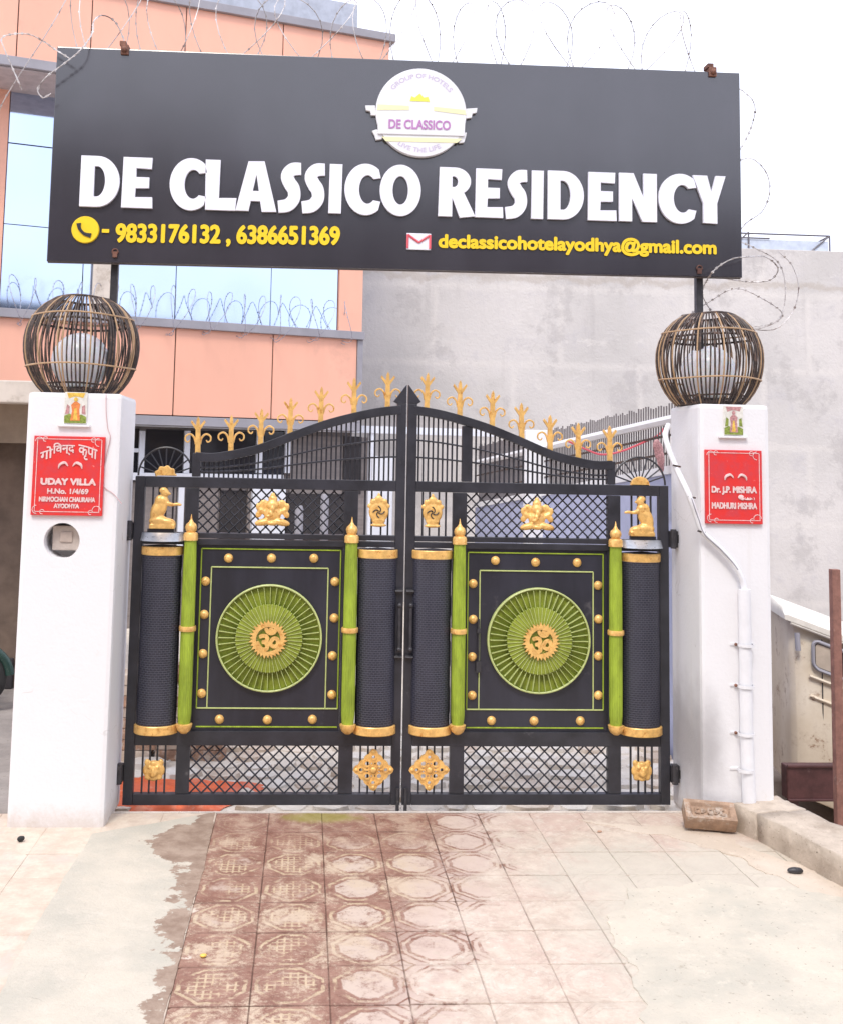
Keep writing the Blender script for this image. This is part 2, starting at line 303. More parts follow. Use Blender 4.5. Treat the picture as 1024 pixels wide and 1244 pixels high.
def tilemat():
    k = NT('worn_patterned_tile'); p = k.pos(); o = k.obj(); s = k.sep(p); q = k.sep(o)
    X, Y = s[0], s[1]
    n_w = k.noise(p, 2.2, 6, .65); n_f = k.noise(p, 9, 8, .75); n_g = k.noise(p, 28, 6, .7)
    # organic wet stain between two wandering edges
    wet = wetmask(k, p, X, Y)
    # relief: octagon rings, grid, corner rosettes in tile coordinates (-.5...5)
    wx = k.math('MULTIPLY', k.math('SUBTRACT', k.noise(p, 14, 5, .75), .5), .075); wy = k.math('MULTIPLY', k.math('SUBTRACT', k.noise(k.obj(), 17, 5, .75), .5), .075)
    ax = k.math('ABSOLUTE', k.math('ADD', k.math('DIVIDE', q[0], TS), wx)); ay = k.math('ABSOLUTE', k.math('ADD', k.math('DIVIDE', q[1], TS), wy))
    oc = k.math('MAXIMUM', k.math('MAXIMUM', ax, ay), k.math('MULTIPLY', k.math('ADD', ax, ay), .74))
    oc = k.math('ADD', oc, k.math('ADD', k.math('MULTIPLY', k.math('SUBTRACT', n_g, .5), .09), k.math('MULTIPLY', k.math('SUBTRACT', n_f, .5), .13)))
    ring = lambda c, wd: k.math('SUBTRACT', 1, k.ramp(k.math('ABSOLUTE', k.math('SUBTRACT', oc, c)), wd*.55, wd))
    fade = k.math('MULTIPLY_ADD', k.ramp(k.noise(p, 6.5, 6, .8), .40, .58), .60, .40)
    g1 = k.math('MULTIPLY', ring(.365, .036), fade); g2 = k.math('MULTIPLY', ring(.468, .026), fade)
    bx = k.math('SUBTRACT', .5, ax); by = k.math('SUBTRACT', .5, ay)
    cd = k.math('ADD', bx, by)
    g3 = k.math('SUBTRACT', 1, k.ramp(k.math('ABSOLUTE', k.math('SUBTRACT', cd, .16)), .014, .03))
    # short double bars towards each neighbour
    side = k.math('MULTIPLY', k.math('SUBTRACT', 1, k.ramp(k.math('ABSOLUTE', k.math('SUBTRACT', k.math('MINIMUM', ax, ay), .075)), .012, .03)), k.ramp(oc, .46, .48))
    jx = k.math('SUBTRACT', .5, k.math('ABSOLUTE', k.math('DIVIDE', q[0], TS))); jy = k.math('SUBTRACT', .5, k.math('ABSOLUTE', k.math('DIVIDE', q[1], TS)))
    joint = k.math('SUBTRACT', 1, k.ramp(k.math('MINIMUM', jx, jy), .006, .016))
    gr = k.math('MAXIMUM', k.math('MAXIMUM', g1, g2), k.math('MAXIMUM', g3, side))
    fr = lambda v: k.math('ABSOLUTE', k.math('SUBTRACT', k.math('FRACT', k.math('MULTIPLY', v, 15.)), .5))
    gridl = k.math('SUBTRACT', 1, k.ramp(k.math('MINIMUM', fr(q[0]) , fr(q[1])), .1, .2))
    grd = NTgrid(k, q)
    disc = k.math('SUBTRACT', 1, k.ramp(oc, .325, .350))
    # cells of the grid show only where the cement skin has worn off, mostly left
    gm = k.math('MULTIPLY', k.math('SUBTRACT', 1, k.ramp(X, .125, .145)), k.ramp(k.noise(p, 5.0, 4), .30, .46))
    fill = k.ramp(n_w, .40, .60)
    rnd_ = k.t.nodes.new('ShaderNodeObjectInfo').outputs['Random']
    cream = k.mix(k.ramp(n_f, .35, .65), (.52, .41, .33), (.67, .57, .47))
    pink = k.mix(k.ramp(n_f, .3, .7), (.53, .385, .32), (.62, .475, .395))
    dry = k.mix(k.ramp(k.math('MULTIPLY_ADD', rnd_, .12, k.noise(p, 2.1, 9, .75)), .50, .72), cream, pink)
    dry = k.mix(k.math('MULTIPLY', k.ramp(n_g, .55, .68), .5), dry, (.74, .68, .60))
    dry = k.mix(k.math('MULTIPLY', k.ramp(k.noise(p, 4.3, 10, .85), .52, .60), .65), dry, (.66, .59, .50))
    dry = k.mix(k.math('MULTIPLY', k.ramp(k.noise(p, 17, 8, .8), .54, .64), .40), dry, (.45, .32, .26))
    groove_dry = k.math('MULTIPLY', gr, k.math('MULTIPLY', k.ramp(k.noise(p, 3.1, 6, .7), .48, .62), .26))
    dry = k.mix(groove_dry, dry, (.44, .28, .23))
    dry = k.mix(k.math('MULTIPLY', joint, k.math('MULTIPLY', k.ramp(k.noise(p, 2.6, 4), .45, .6), .28)), dry, (.40, .27, .22))
    maroon = k.mix(k.ramp(n_f, .3, .7), (.21, .09, .062), (.38, .215, .16))
    rid = k.mix(k.ramp(n_g, .35, .6), (.46, .34, .22), (.60, .46, .30))
    far0 = k.ramp(Y, -.85, -.40)
    # wet: base maroon-brown; ridges cream in lines; discs cream where still covered
    ridge = k.math('MAXIMUM', k.math('MULTIPLY', ring(.420, .034), .9), k.math('MULTIPLY', k.math('MULTIPLY', grd, disc), gm))
    ridge = k.math('MULTIPLY', ridge, k.math('MULTIPLY', k.ramp(k.noise(p, 7, 6, .7), .42, .56), k.math('SUBTRACT', 1, k.math('MULTIPLY', far0, .75))))
    wetc = k.mix(ridge, maroon, rid)
    cover = k.math('MULTIPLY', disc, k.math('SUBTRACT', 1, gm))
    far = k.ramp(Y, -.80, -.50)             # towards the gate the wet skin is unbroken
    cover = k.math('MULTIPLY', cover, k.math('SUBTRACT', 1, k.math('MULTIPLY', far, k.math('SUBTRACT', 1, k.ramp(X, .62, .80)))))
    cover = k.math('MULTIPLY', cover, k.ramp(k.noise(p, 9, 9, .85), .38, .52))
    wetc = k.mix(k.math('MULTIPLY', cover, .9), wetc, k.mix(n_f, (.54, .42, .34), (.68, .57, .48)))
    patch = k.math('MULTIPLY', k.ramp(k.math('MULTIPLY_ADD', rnd_, .03, k.math('MULTIPLY_ADD', k.noise(p, 2.3, 3), .35, k.math('MULTIPLY', k.noise(p, 9.5, 12, .9), .75))), .555, .63), k.math('MULTIPLY_ADD', far0, -.45, .92))
    wetc = k.mix(k.math('MULTIPLY', patch, k.math('SUBTRACT', 1, k.math('MULTIPLY', gr, .35))), wetc, k.mix(n_g, (.52, .38, .27), (.68, .56, .42)))
    wetc = k.mix(k.math('MULTIPLY', k.ramp(k.noise(p, 34, 8, .85), .54, .62), .55), wetc, (.62, .49, .37))
    wetc = k.mix(k.math('MULTIPLY', k.ramp(k.noise(p, 21, 8, .85), .57, .64), .5), wetc, (.17, .085, .06))
    # between grooves of the right half the cement also stays light
    rgt = k.math('MULTIPLY', k.ramp(k.math('ADD', X, k.math('MULTIPLY', Y, -.28)), .74, 1.05), k.ramp(k.noise(p, 6, 8, .8), .36, .50))
    wetc = k.mix(k.math('MULTIPLY', k.math('MULTIPLY', rgt, k.math('SUBTRACT', 1, gr)), .85), wetc, k.mix(n_f, (.54, .40, .34), (.66, .54, .46)))
    wetc = k.mix(k.math('MULTIPLY', joint, k.math('MULTIPLY_ADD', k.ramp(k.noise(p, 5, 5), .4, .6), .6, .15)), wetc, (.15, .075, .05))
    dn = k.math('MULTIPLY', k.math('SUBTRACT', k.noise(p, 3.3, 9, .75), .5), 1.1)
    dust = k.math('MULTIPLY', k.ramp(k.math('ADD', X, dn), 1.02, 1.40), k.ramp(k.math('ADD', k.math('MULTIPLY', Y, -1), dn), .50, .80))
    dry = k.mix(k.math('MULTIPLY', dust, .85), dry, k.mix(n_f, (.50, .46, .385), (.64, .57, .47)))
    c = k.mix(wet, dry, wetc)
    # moss patch by the threshold
    a = k.math('MULTIPLY', k.math('SUBTRACT', X, .14), 2.6); b = k.math('MULTIPLY', k.math('SUBTRACT', Y, -.24), 6.5)
    md = k.math('ADD', k.math('SQRT', k.math('ADD', k.math('MULTIPLY', a, a), k.math('MULTIPLY', b, b))), k.math('MULTIPLY', n_f, .9))
    c = k.mix(k.math('MULTIPLY', k.math('SUBTRACT', 1, k.ramp(md, .75, 1.15)), .75), c, (.30, .27, .045))
    k.set(k.b.inputs['Base Color'], c)
    vv = k.math('MULTIPLY_ADD', rnd_, .10, .98)
    c = k.mix(k.math('MULTIPLY', k.math('SUBTRACT', 1, k.math('MULTIPLY', vv, .9)), .6), c, (.30, .22, .18))
    k.set(k.b.inputs['Base Color'], c)
    k.set(k.b.inputs['Roughness'], k.math('MULTIPLY_ADD', wet, -.30, .88))
    h = k.math('SUBTRACT', k.math('MULTIPLY', k.math('ADD', n_g, n_f), .35), k.math('ADD', k.math('MULTIPLY', gr, .8), k.math('MULTIPLY', joint, 1.2)))
    k.bump(h, .55, .004)
    return k.m
def NTgrid(k, q):
    f = lambda v: k.math('ABSOLUTE', k.math('SUBTRACT', k.math('FRACT', k.math('MULTIPLY_ADD', v, 9/TS/ .9, .5)), .5))
    a = k.math('SUBTRACT', 1, k.ramp(f(q[0]), .10, .20)); b = k.math('SUBTRACT', 1, k.ramp(f(q[1]), .10, .20))
    return k.math('MAXIMUM', a, b)
TILE = tilemat(); JOINTM = jointmat()
def tiledry():
    k = NT('dusty_plain_tile'); p = k.pos(); q = k.sep(k.obj())
    nf = k.noise(p, 8, 8, .75); bx = k.math('SUBTRACT', .5, k.math('ABSOLUTE', k.math('DIVIDE', q[0], TS))); by = k.math('SUBTRACT', .5, k.math('ABSOLUTE', k.math('DIVIDE', q[1], TS)))
    c = k.mix(k.ramp(nf, .35, .65), (.55, .44, .35), (.67, .57, .46))
    c = k.mix(k.math('MULTIPLY', k.ramp(k.noise(p, 3, 8, .7), .5, .64), .6), c, (.58, .50, .44))
    c = k.mix(k.math('MULTIPLY', k.ramp(k.noise(p, 4, 9, .85), .52, .6), .5), c, (.66, .58, .48))
    k.set(k.b.inputs['Base Color'], c); k.b.inputs['Roughness'].default_value = .9; k.bump(nf, .4, .004); return k.m
TILED = tiledry()

# ---------------------------------------------------------------- mesh helpers
class MB:
    def __init__(s): s.v = []; s.f = []
    def add(s, vs, fs):
        o = len(s.v); s.v += [tuple(v) for v in vs]; s.f += [tuple(i+o for i in f) for f in fs]; return s
    def box(s, x0, x1, y0, y1, z0, z1):
        x0, x1 = sorted((x0, x1)); y0, y1 = sorted((y0, y1)); z0, z1 = sorted((z0, z1))
        return s.add([(x0, y0, z0), (x1, y0, z0), (x1, y1, z0), (x0, y1, z0), (x0, y0, z1), (x1, y0, z1), (x1, y1, z1), (x0, y1, z1)],
                     [(0, 3, 2, 1), (4, 5, 6, 7), (0, 1, 5, 4), (1, 2, 6, 5), (2, 3, 7, 6), (3, 0, 4, 7)])
    def hexa(s, b, t):       # two quads, bottom and top
        return s.add(list(b)+list(t), [(0, 3, 2, 1), (4, 5, 6, 7), (0, 1, 5, 4), (1, 2, 6, 5), (2, 3, 7, 6), (3, 0, 4, 7)])
    def tube(s, pts, r, n=6, closed=False, cap=True):
        pts = [Vector(p) for p in pts]; m = len(pts); rs = r if isinstance(r, (list, tuple)) else [r]*m
        vs = []; prev = None
        for i, p in enumerate(pts):
            if closed: t = pts[(i+1) % m]-pts[i-1]
            else: t = pts[min(i+1, m-1)]-pts[max(i-1, 0)]
            if t.length < 1e-9: t = Vector((0, 0, 1))
            t.normalize()
            a = prev if prev is not None else (Vector((0, 1, 0)) if abs(t.y) < .9 else Vector((1, 0, 0)))
            u_ = (a-t*a.dot(t)); u_.normalize(); prev = u_; w_ = t.cross(u_)
            for j in range(n):
                an = 2*PI*j/n; vs.append(p+(u_*math.cos(an)+w_*math.sin(an))*rs[i])
        fs = []
        for i in range(m if closed else m-1):
            for j in range(n):
                a = i*n+j; b = i*n+(j+1) % n; c = ((i+1) % m)*n+(j+1) % n; d = ((i+1) % m)*n+j
                fs.append((a, b, c, d))
        if cap and not closed: fs += [tuple(range(n-1, -1, -1)), tuple(range((m-1)*n, m*n))]
        return s.add(vs, fs)
    def lathe(s, prof, c, seg=24, a0=0, a1=2*PI, axis='z'):
        full = abs(a1-a0-2*PI) < 1e-6; n = seg if full else seg+1; vs = []
        for r, h in prof:
            for j in range(n):
                a = a0+(a1-a0)*j/seg
                if axis == 'z': vs.append((c[0]+r*math.cos(a), c[1]+r*math.sin(a), c[2]+h))
                else: vs.append((c[0]+r*math.cos(a), c[1]-h, c[2]+r*math.sin(a)))
        fs = []
        for i in range(len(prof)-1):
            for j in range(seg):
                a = i*n+j; b = i*n+(j+1) % n; fs.append((a, b, b+n, a+n))
        return s.add(vs, fs)
    def prism(s, poly, y0, y1, at=(0, 0)):   # poly in xz
        n = len(poly); vs = [(x+at[0], y0, z+at[1]) for x, z in poly]+[(x+at[0], y1, z+at[1]) for x, z in poly]
        return s.add(vs, [tuple(range(n)), tuple(range(2*n-1, n-1, -1))]+[(i, i+n, (i+1) % n+n, (i+1) % n) for i in range(n)])
    def ball(s, c, r, seg=12, rings=8, sq=(1, 1, 1)):
        return s.lathe_sph(c, r, seg, rings, sq)
    def lathe_sph(s, c, r, seg, rings, sq):
        vs = []
        for i in range(rings+1):
            t = -PI/2+PI*i/rings
            for j in range(seg):
                a = 2*PI*j/seg; vs.append((c[0]+r*sq[0]*math.cos(t)*math.cos(a), c[1]+r*sq[1]*math.cos(t)*math.sin(a), c[2]+r*sq[2]*math.sin(t)))
        fs = [(i*seg+j, i*seg+(j+1) % seg, (i+1)*seg+(j+1) % seg, (i+1)*seg+j) for i in range(rings) for j in range(seg)]
        return s.add(vs, fs)
    def mesh(s, name, mat, org=(0, 0, 0), smooth=None, bevel=0, merge=True, recalc=True):
        me = bpy.data.meshes.new(name)
        o = Vector(org)
        me.from_pydata([tuple(Vector(v)-o) for v in s.v], [], s.f)
        bm = bmesh.new(); bm.from_mesh(me)
        if merge: bmesh.ops.remove_doubles(bm, verts=bm.verts, dist=1e-5)
        if recalc: bmesh.ops.recalc_face_normals(bm, faces=bm.faces)
        if bevel:
            es = [e for e in bm.edges if len(e.link_faces) == 2 and e.calc_face_angle(0) > .6]
            bmesh.ops.bevel(bm, geom=es, offset=bevel, segments=2, affect='EDGES', profile=.6)
        ang = math.radians(smooth) if smooth else 0
        if smooth:
            for f in bm.faces: f.smooth = True
            for e in bm.edges:
                if len(e.link_faces) == 2 and e.calc_face_angle(0) > ang: e.smooth = False
        bm.to_mesh(me); bm.free()
        if mat: me.materials.append(mat)
        return me
    def build(s, name, mat, parent=None, smooth=None, bevel=0, kind=None, label=None, cat=None, group=None, merge=True, recalc=True):
        org = wloc(parent) if parent else (0, 0, 0)
        me = s.mesh(name, mat, org, smooth, bevel, merge, recalc)
        ob = bpy.data.objects.new(name, me); COL.objects.link(ob)
        if parent: ob.parent = parent
        tag(ob, label, cat, group, kind); return ob
def wloc(o):
    p = Vector((0, 0, 0))
    while o: p += o.location; o = o.parent
    return p
def tag(o, label=None, cat=None, group=None, kind=None):
    if label: o['label'] = label
    if cat: o['category'] = cat
    if group: o['group'] = group
    if kind: o['kind'] = kind
def thing(name, label, cat, loc, group=None):
    o = bpy.data.objects.new(name, None); COL.objects.link(o); o.location = loc; o.empty_display_size = .1
    tag(o, label, cat, group); return o
def inst(me, name, loc, parent=None, scale=None, rot=None, kind=None):
    o = bpy.data.objects.new(name, me); COL.objects.link(o)
    if parent: o.parent = parent; o.location = Vector(loc)-wloc(parent)
    else: o.location = loc
    if scale: o.scale = scale
    if rot: o.rotation_euler = rot
    if kind: o['kind'] = kind
    return o
def blob(name, items, mat, vox=.004, boxes=(), flipx=1):
    """figure cast in one piece: ellipsoids (cx,cy,cz,rx,ry,rz,tilt) fused by a voxel remesh; origin at the base"""
    mb = MB()
    for it in items:
        cx, cy, cz, rx, ry, rz = it[:6]; a = math.radians(it[6]) if len(it) > 6 else 0
        t = MB(); t.ball((0, 0, 0), 1, 14, 10, (rx, ry, rz))
        mb.add([((v[0]*math.cos(a)+v[2]*math.sin(a)+cx), v[1]+cy, -v[0]*math.sin(a)+v[2]*math.cos(a)+cz) for v in t.v], t.f)
    for b in boxes: mb.box(*b)
    if flipx < 0: mb.v = [(-v[0], v[1], v[2]) for v in mb.v]
    me = mb.mesh(name, mat)
    o = bpy.data.objects.new(name, me); COL.objects.link(o)
    m = o.modifiers.new('r', 'REMESH'); m.mode = 'VOXEL'; m.voxel_size = vox; m.use_smooth_shade = True
    sm = o.modifiers.new('s', 'SMOOTH'); sm.iterations = 2; sm.factor = .5
    dg = bpy.context.evaluated_depsgraph_get(); m2 = bpy.data.meshes.new_from_object(o.evaluated_get(dg))
    bpy.data.objects.remove(o); m2.name = name
    if not m2.materials: m2.materials.append(mat)
    for pz in m2.polygons: pz.use_smooth = True
    return m2
def curve_mesh(polys, ext):
    cu = bpy.data.curves.new('outline', 'CURVE'); cu.dimensions = '2D'; cu.fill_mode = 'BOTH'; cu.extrude = ext
    for pl in polys:
        sp = cu.splines.new('POLY'); sp.points.add(len(pl)-1); sp.use_cyclic_u = True
        for i, (x, z) in enumerate(pl): sp.points[i].co = (x, z, 0, 1)
    o = bpy.data.objects.new('o', cu); COL.objects.link(o)
    me = bpy.data.meshes.new_from_object(o.evaluated_get(bpy.context.evaluated_depsgraph_get()))
    vs = [(v.co.x, -v.co.z, v.co.y) for v in me.vertices]; fs = [tuple(p.vertices) for p in me.polygons]
    bpy.data.objects.remove(o); bpy.data.curves.remove(cu); bpy.data.meshes.remove(me); return vs, fs
def text_raw(body, offset=0.):
    cu = bpy.data.curves.new('txt', 'FONT'); cu.body = body; cu.size = 1; cu.offset = offset
    o = bpy.data.objects.new('o', cu); COL.objects.link(o)
    me = bpy.data.meshes.new_from_object(o.evaluated_get(bpy.context.evaluated_depsgraph_get()))
    vs = np.array([(v.co.x, v.co.y) for v in me.vertices]); fs = [tuple(p.vertices) for p in me.polygons]
    bpy.data.objects.remove(o); bpy.data.curves.remove(cu); bpy.data.meshes.remove(me); return vs, fs
def text_mb(body, x0, x1, z0, z1, y, bold=0., warp=None):
    """lettering fitted to the box x0..x1, z0..z1 on the plane y; bold thickens the strokes"""
    vs, fs = text_raw(body)
    mn, mx = vs.min(0), vs.max(0)
    q = (vs-mn)/(mx-mn)
    mb = MB()
    sh = [(0, 0)]+([(math.cos(a), math.sin(a)) for a in np.linspace(0, 2*PI, 9)[:-1]] if bold else [])
    for i, (dx, dz) in enumerate(sh):
        pts = []
        for u_, v_ in q:
            x = x0+bold+(x1-x0-2*bold)*u_+dx*bold; z = z0+bold+(z1-z0-2*bold)*v_+dz*bold
            if warp: x, z = warp(x, z)
            pts.append((x, y-i*.00012, z))
        mb.add(pts, fs)
    return mb
def ell(cx, cz, rx, rz, a0, a1, n=20):
    return [(cx+rx*math.cos(math.radians(a0+(a1-a0)*i/n)), cz+rz*math.sin(math.radians(a0+(a1-a0)*i/n))) for i in range(n+1)]
def circ(cx, cz, r, n=32, rz=None): return ell(cx, cz, r, rz or r, 0, 360-360/n, n-1)
def smooth_path(pts, n=8):
    out = []; m = len(pts)
    g = lambda i: np.array(pts[max(0, min(m-1, i))], float)
    for i in range(m-1):
        a, b, c, d = g(i-1), g(i), g(i+1), g(i+2)
        for k_ in range(n):
            t = k_/n
            out.append(tuple(.5*((2*b)+(-a+c)*t+(2*a-5*b+4*c-d)*t*t+(-a+3*b-3*c+d)*t**3)))
    out.append(tuple(g(m-1))); return out
def stroke(pts, w0, w1=None):     # outline of a thick stroke in the xz plane
    w1 = w1 or w0; L = []; R_ = []; n = len(pts)
    for i, p in enumerate(pts):
        a = np.array(pts[max(0, i-1)]); b = np.array(pts[min(n-1, i+1)]); t = b-a; t = t/(np.linalg.norm(t)+1e-9)
        nn = np.array([-t[1], t[0]]); wd = (w0+(w1-w0)*math.sin(PI*i/(n-1)))/2
        L.append(tuple(np.array(p)+nn*wd)); R_.append(tuple(np.array(p)-nn*wd))
    return L+R_[::-1]

# ================================================================ SETTING: ground
TY = -.155        # far edge of the tiles, at the threshold
def struct(mb, name, mat, **kw): return mb.build(name, mat, kind='structure', **kw)
g = MB(); g.add([(-60, -60, -.02), (2.62, -60, -.02), (2.62, TY, -.02), (-60, TY, -.02)], [(0, 1, 2, 3)])
struct(g, 'forecourt_ground', CEM_BEIGE)
g = MB(); g.add([(-300, TY, -.13), (300, TY, -.13), (300, 600, -.13), (-300, 600, -.13)], [(0, 1, 2, 3)])
ground_back = None
# lower yard right of the kerb and the land all round
g = MB(); g.add([(-900, -900, -.95), (900, -900, -.95), (900, 900, -.95), (-900, 900, -.95)], [(0, 1, 2, 3)])
struct(g, 'lower_ground', DUSTY)
g = MB(); g.box(-14, 2.34, TY+.004, 9.2, -.5, -.085); g.hexa([(2.34, 1.0, -.5), (2.55, 1.0, -.5), (3.6, 9.2, -.5), (2.34, 9.2, -.5)], [(2.34, 1.0, -.0851), (2.55, 1.0, -.0851), (3.6, 9.2, -.0851), (2.34, 9.2, -.0851)])
court = struct(g, 'courtyard_floor', FLOORC)
g = MB(); g.hexa([(-14, -.16, -.3), (-1.52, -.16, -.3), (-1.52, 3.2, -.45), (-14, 3.2, -.45)], [(-14, -.16, -.015), (-1.52, -.16, -.015), (-1.52, 3.2, -.07), (-14, 3.2, -.07)])
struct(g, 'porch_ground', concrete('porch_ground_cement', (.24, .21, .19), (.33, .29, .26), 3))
# threshold: cement lip sloping down under the gate, with a strip of mosaic
g = MB(); g.hexa([(-1.0, TY, -.12), (2.16, TY, -.12), (2.16, -.085, -.12), (-1.0, -.085, -.12)], [(-1.0, TY, .006), (2.16, TY, .006), (2.16, -.085, -.022), (-1.0, -.085, -.022)])
th = struct(g, 'threshold', THRESH, bevel=.004)
mos = [paint('mosaic_%s' % n_, c_, .5, var=.15, scale=30) for n_, c_ in (('cream', (.62, .56, .48)), ('blue', (.36, .40, .46)), ('ochre', (.62, .46, .28)), ('rose', (.52, .36, .32)))]
mm = []
for m_ in mos:
    q_ = MB(); q_.box(-.021, .021, -.021, .021, -.004, .004); mm.append(q_.mesh('mosaic_tile', m_, bevel=.001))
for i in range(68):
    for j in range(4):
        x = -.96+i*.0455
        if random.random() < .12: continue
        r_ = random.random(); k_ = 0 if r_ < .5 else (1 if r_ < .65 and x > .1 else (2 if r_ < .9 else 3))
        y_ = -.055+j*.046
        inst(mm[k_], 'mosaic_tile', (x+random.uniform(-.002, .002), y_, -.083+random.uniform(0, .003)), court)

# tiles of the driveway: each one its own slab
ax_dir = Vector((1, .0, 0)); X0T = .134; YR = G(400, 1222).y
dw = MB(); dw.add([(-3.2, -3.9, -.0045), (2.6, -3.9, -.0045), (2.6, TY-.001, -.0045), (-3.2, TY-.001, -.0045)], [(0, 1, 2, 3)])
drive = struct(dw, 'driveway', JOINTM)
def tile_mesh(mat, seed):
    rnd = random.Random(seed); b = MB(); h = TS/2-.0006; c = .003
    cut = rnd.uniform(.0, .012)
    out = [(-h+c, -h), (h-c, -h), (h, -h+c), (h, h-c-cut), (h-c-cut, h), (-h+c, h), (-h, h-c), (-h, -h+c)]
    t = .0016; inn = [(x*.982, y*.982) for x, y in out]
    n = len(out)
    vs = [(x, y, -.016) for x, y in out]+[(x, y, -t) for x, y in out]+[(x, y, 0) for x, y in inn]
    fs = [tuple(range(n-1, -1, -1))]+[(i, (i+1) % n, (i+1) % n+n, i+n) for i in range(n)]+[(i+n, (i+1) % n+n, (i+1) % n+2*n, i+2*n) for i in range(n)]+[tuple(range(2*n, 3*n))]
    b.add(vs, fs); return b.mesh('paving_tile', mat)
tms = [tile_mesh(TILE, s_) for s_ in range(5)]; tmd = [tile_mesh(TILED, s_+20) for s_ in range(3)]
for i in range(-10, 9):
    for j in range(-3, 9):
        x = X0T+(i+.5)*TS; y = YR+(j+.5)*TS; sy = 1
        if x > 2.6: continue
        if y-TS/2 > TY-.03: continue
        if y+TS/2 > TY:
            d_ = TY-.002-(y-TS/2); sy = d_/TS; y = y-TS/2+d_/2
        m_ = random.choice(tms if i > -3 else tmd)
        inst(m_, 'paving_tile', (x, y, random.uniform(-.0015, .0015)), drive, scale=(1, sy, 1), rot=(random.uniform(-.004, .004), random.uniform(-.004, .004), (0 if sy < 1 else random.choice((0, 0, PI/2, PI)))+random.uniform(-.004, .004)))
# cement skins spread over the tiles, ragged edges
def ragged(name, pts, mat, z, amp=.02, seed=1, **kw):
    rnd = random.Random(seed); out = []
    n = len(pts)
    for i in range(n):
        a = Vector(pts[i]); b = Vector(pts[(i+1) % n]); m = max(2, int((b-a).length/.03)); t_ = (b-a).normalized(); nn = Vector((-t_.y, t_.x))
        ph = [rnd.uniform(0, 6.28) for _ in range(4)]
        for k_ in range(m):
            s_ = k_/m; L_ = (b-a).length*s_; env = min(1, 5*s_, 5*(1-s_))
            d = sum(math.sin(L_*f_+p_)*a_ for f_, p_, a_ in ((9, ph[0], 1), (23, ph[1], .55), (51, ph[2], .3), (97, ph[3], .18)))*amp*env+rnd.uniform(-.15, .15)*amp
            q = a.lerp(b, s_)+nn*d; out.append((q.x, q.y))
    b_ = MB(); m = len(out); cx_ = sum(p_[0] for p_ in out)/m; cy_ = sum(p_[1] for p_ in out)/m
    vs = [(x, y, z) for x, y in out]+[(x+(x-cx_)*.004, y+(y-cy_)*.004, z-.012) for x, y in out]
    b_.add(vs, [tuple(range(m))]+[(i, (i+1) % m, (i+1) % m+m, i+m) for i in range(m)])
    o = b_.build(name, mat, kind='structure', **kw); return o
def gp(*a): 
    return [tuple(G(x, y)[:2]) for x, y in a]
CEMWET = cemwet()
xe = X0T-2*TS
ragged('cement_strip', gp((112, 1014))+[(xe-.01, TY-.01), (xe+.004, -.8), (xe-.003, -1.5), (xe, -2.6)]+gp((-60, 1320), (40, 1130)), CEMWET, .0040, .004, 3)
ragged('cement_patch', gp((762, 1080), (880, 1072), (1060, 1096), (1240, 1300), (800, 1330), (770, 1200), (742, 1130)), CEM_GREY, .0034, .026, 5)
ragged('dirt_fillet', gp((700, 996), (872, 1012), (935, 1040), (1090, 1100), (1150, 1140), (1000, 1100), (900, 1042), (830, 1022), (740, 1004)), CEM_BEIGE, .0028, .022, 9)
# kerb: two rough blocks
def kerb(a, b, c, d, name='kerb_block'):   # bottom-front a->b, back offset vectors
    m_ = MB(); h = .135
    m_.hexa([(a.x, a.y, -.3), (b.x, b.y, -.3), (c.x, c.y, -.3), (d.x, d.y, -.3)], [(a.x, a.y, h), (b.x, b.y, h), (c.x, c.y, h), (d.x, d.y, h)]); return m_
kb = bpy.data.objects.new('kerb', None); COL.objects.link(kb); kb['kind'] = 'structure'
ka = Vector((G(888, 1008).x, G(888, 1008).y)); k1 = Vector(G(921, 1022)[:2]); k2 = Vector(G(1030, 1082)[:2]); kd = (k2-k1).normalized(); kn = Vector((-kd.y, kd.x)); 
if kn.y < 0: kn = -kn
def rough_block(q, name, seed):
    m_ = MB(); m_.hexa([(p.x, p.y, -.95) for p in q], [(p.x, p.y, .135) for p in q])
    me = m_.mesh(name, KERBC); bm = bmesh.new(); bm.from_mesh(me)
    bmesh.ops.subdivide_edges(bm, edges=bm.edges, cuts=14, use_grid_fill=True)
    rnd = random.Random(seed)
    from mathutils import noise as mn
    for v in bm.verts:
        if v.co.z > -.1: v.co += mn.noise_vector(v.co*9)*.012+mn.noise_vector(v.co*30)*.005
    for f in bm.faces: f.smooth = True
    bm.to_mesh(me); bm.free(); o = bpy.data.objects.new(name, me); COL.objects.link(o); o.parent = kb; return o
wk = .30
rough_block([ka, k1-kd*.006, k1-kd*.006+kn*wk, ka+kn*wk+Vector((.02, .05))], 'kerb_block', 1)
rough_block([k1+kd*.006, k1+kd*1.3, k1+kd*1.3+kn*wk, k1+kd*.006+kn*wk], 'kerb_block', 2)
rough_block([k1+kd*1.312, k1+kd*4, k1+kd*4+kn*wk, k1+kd*1.312+kn*wk], 'kerb_block', 3)

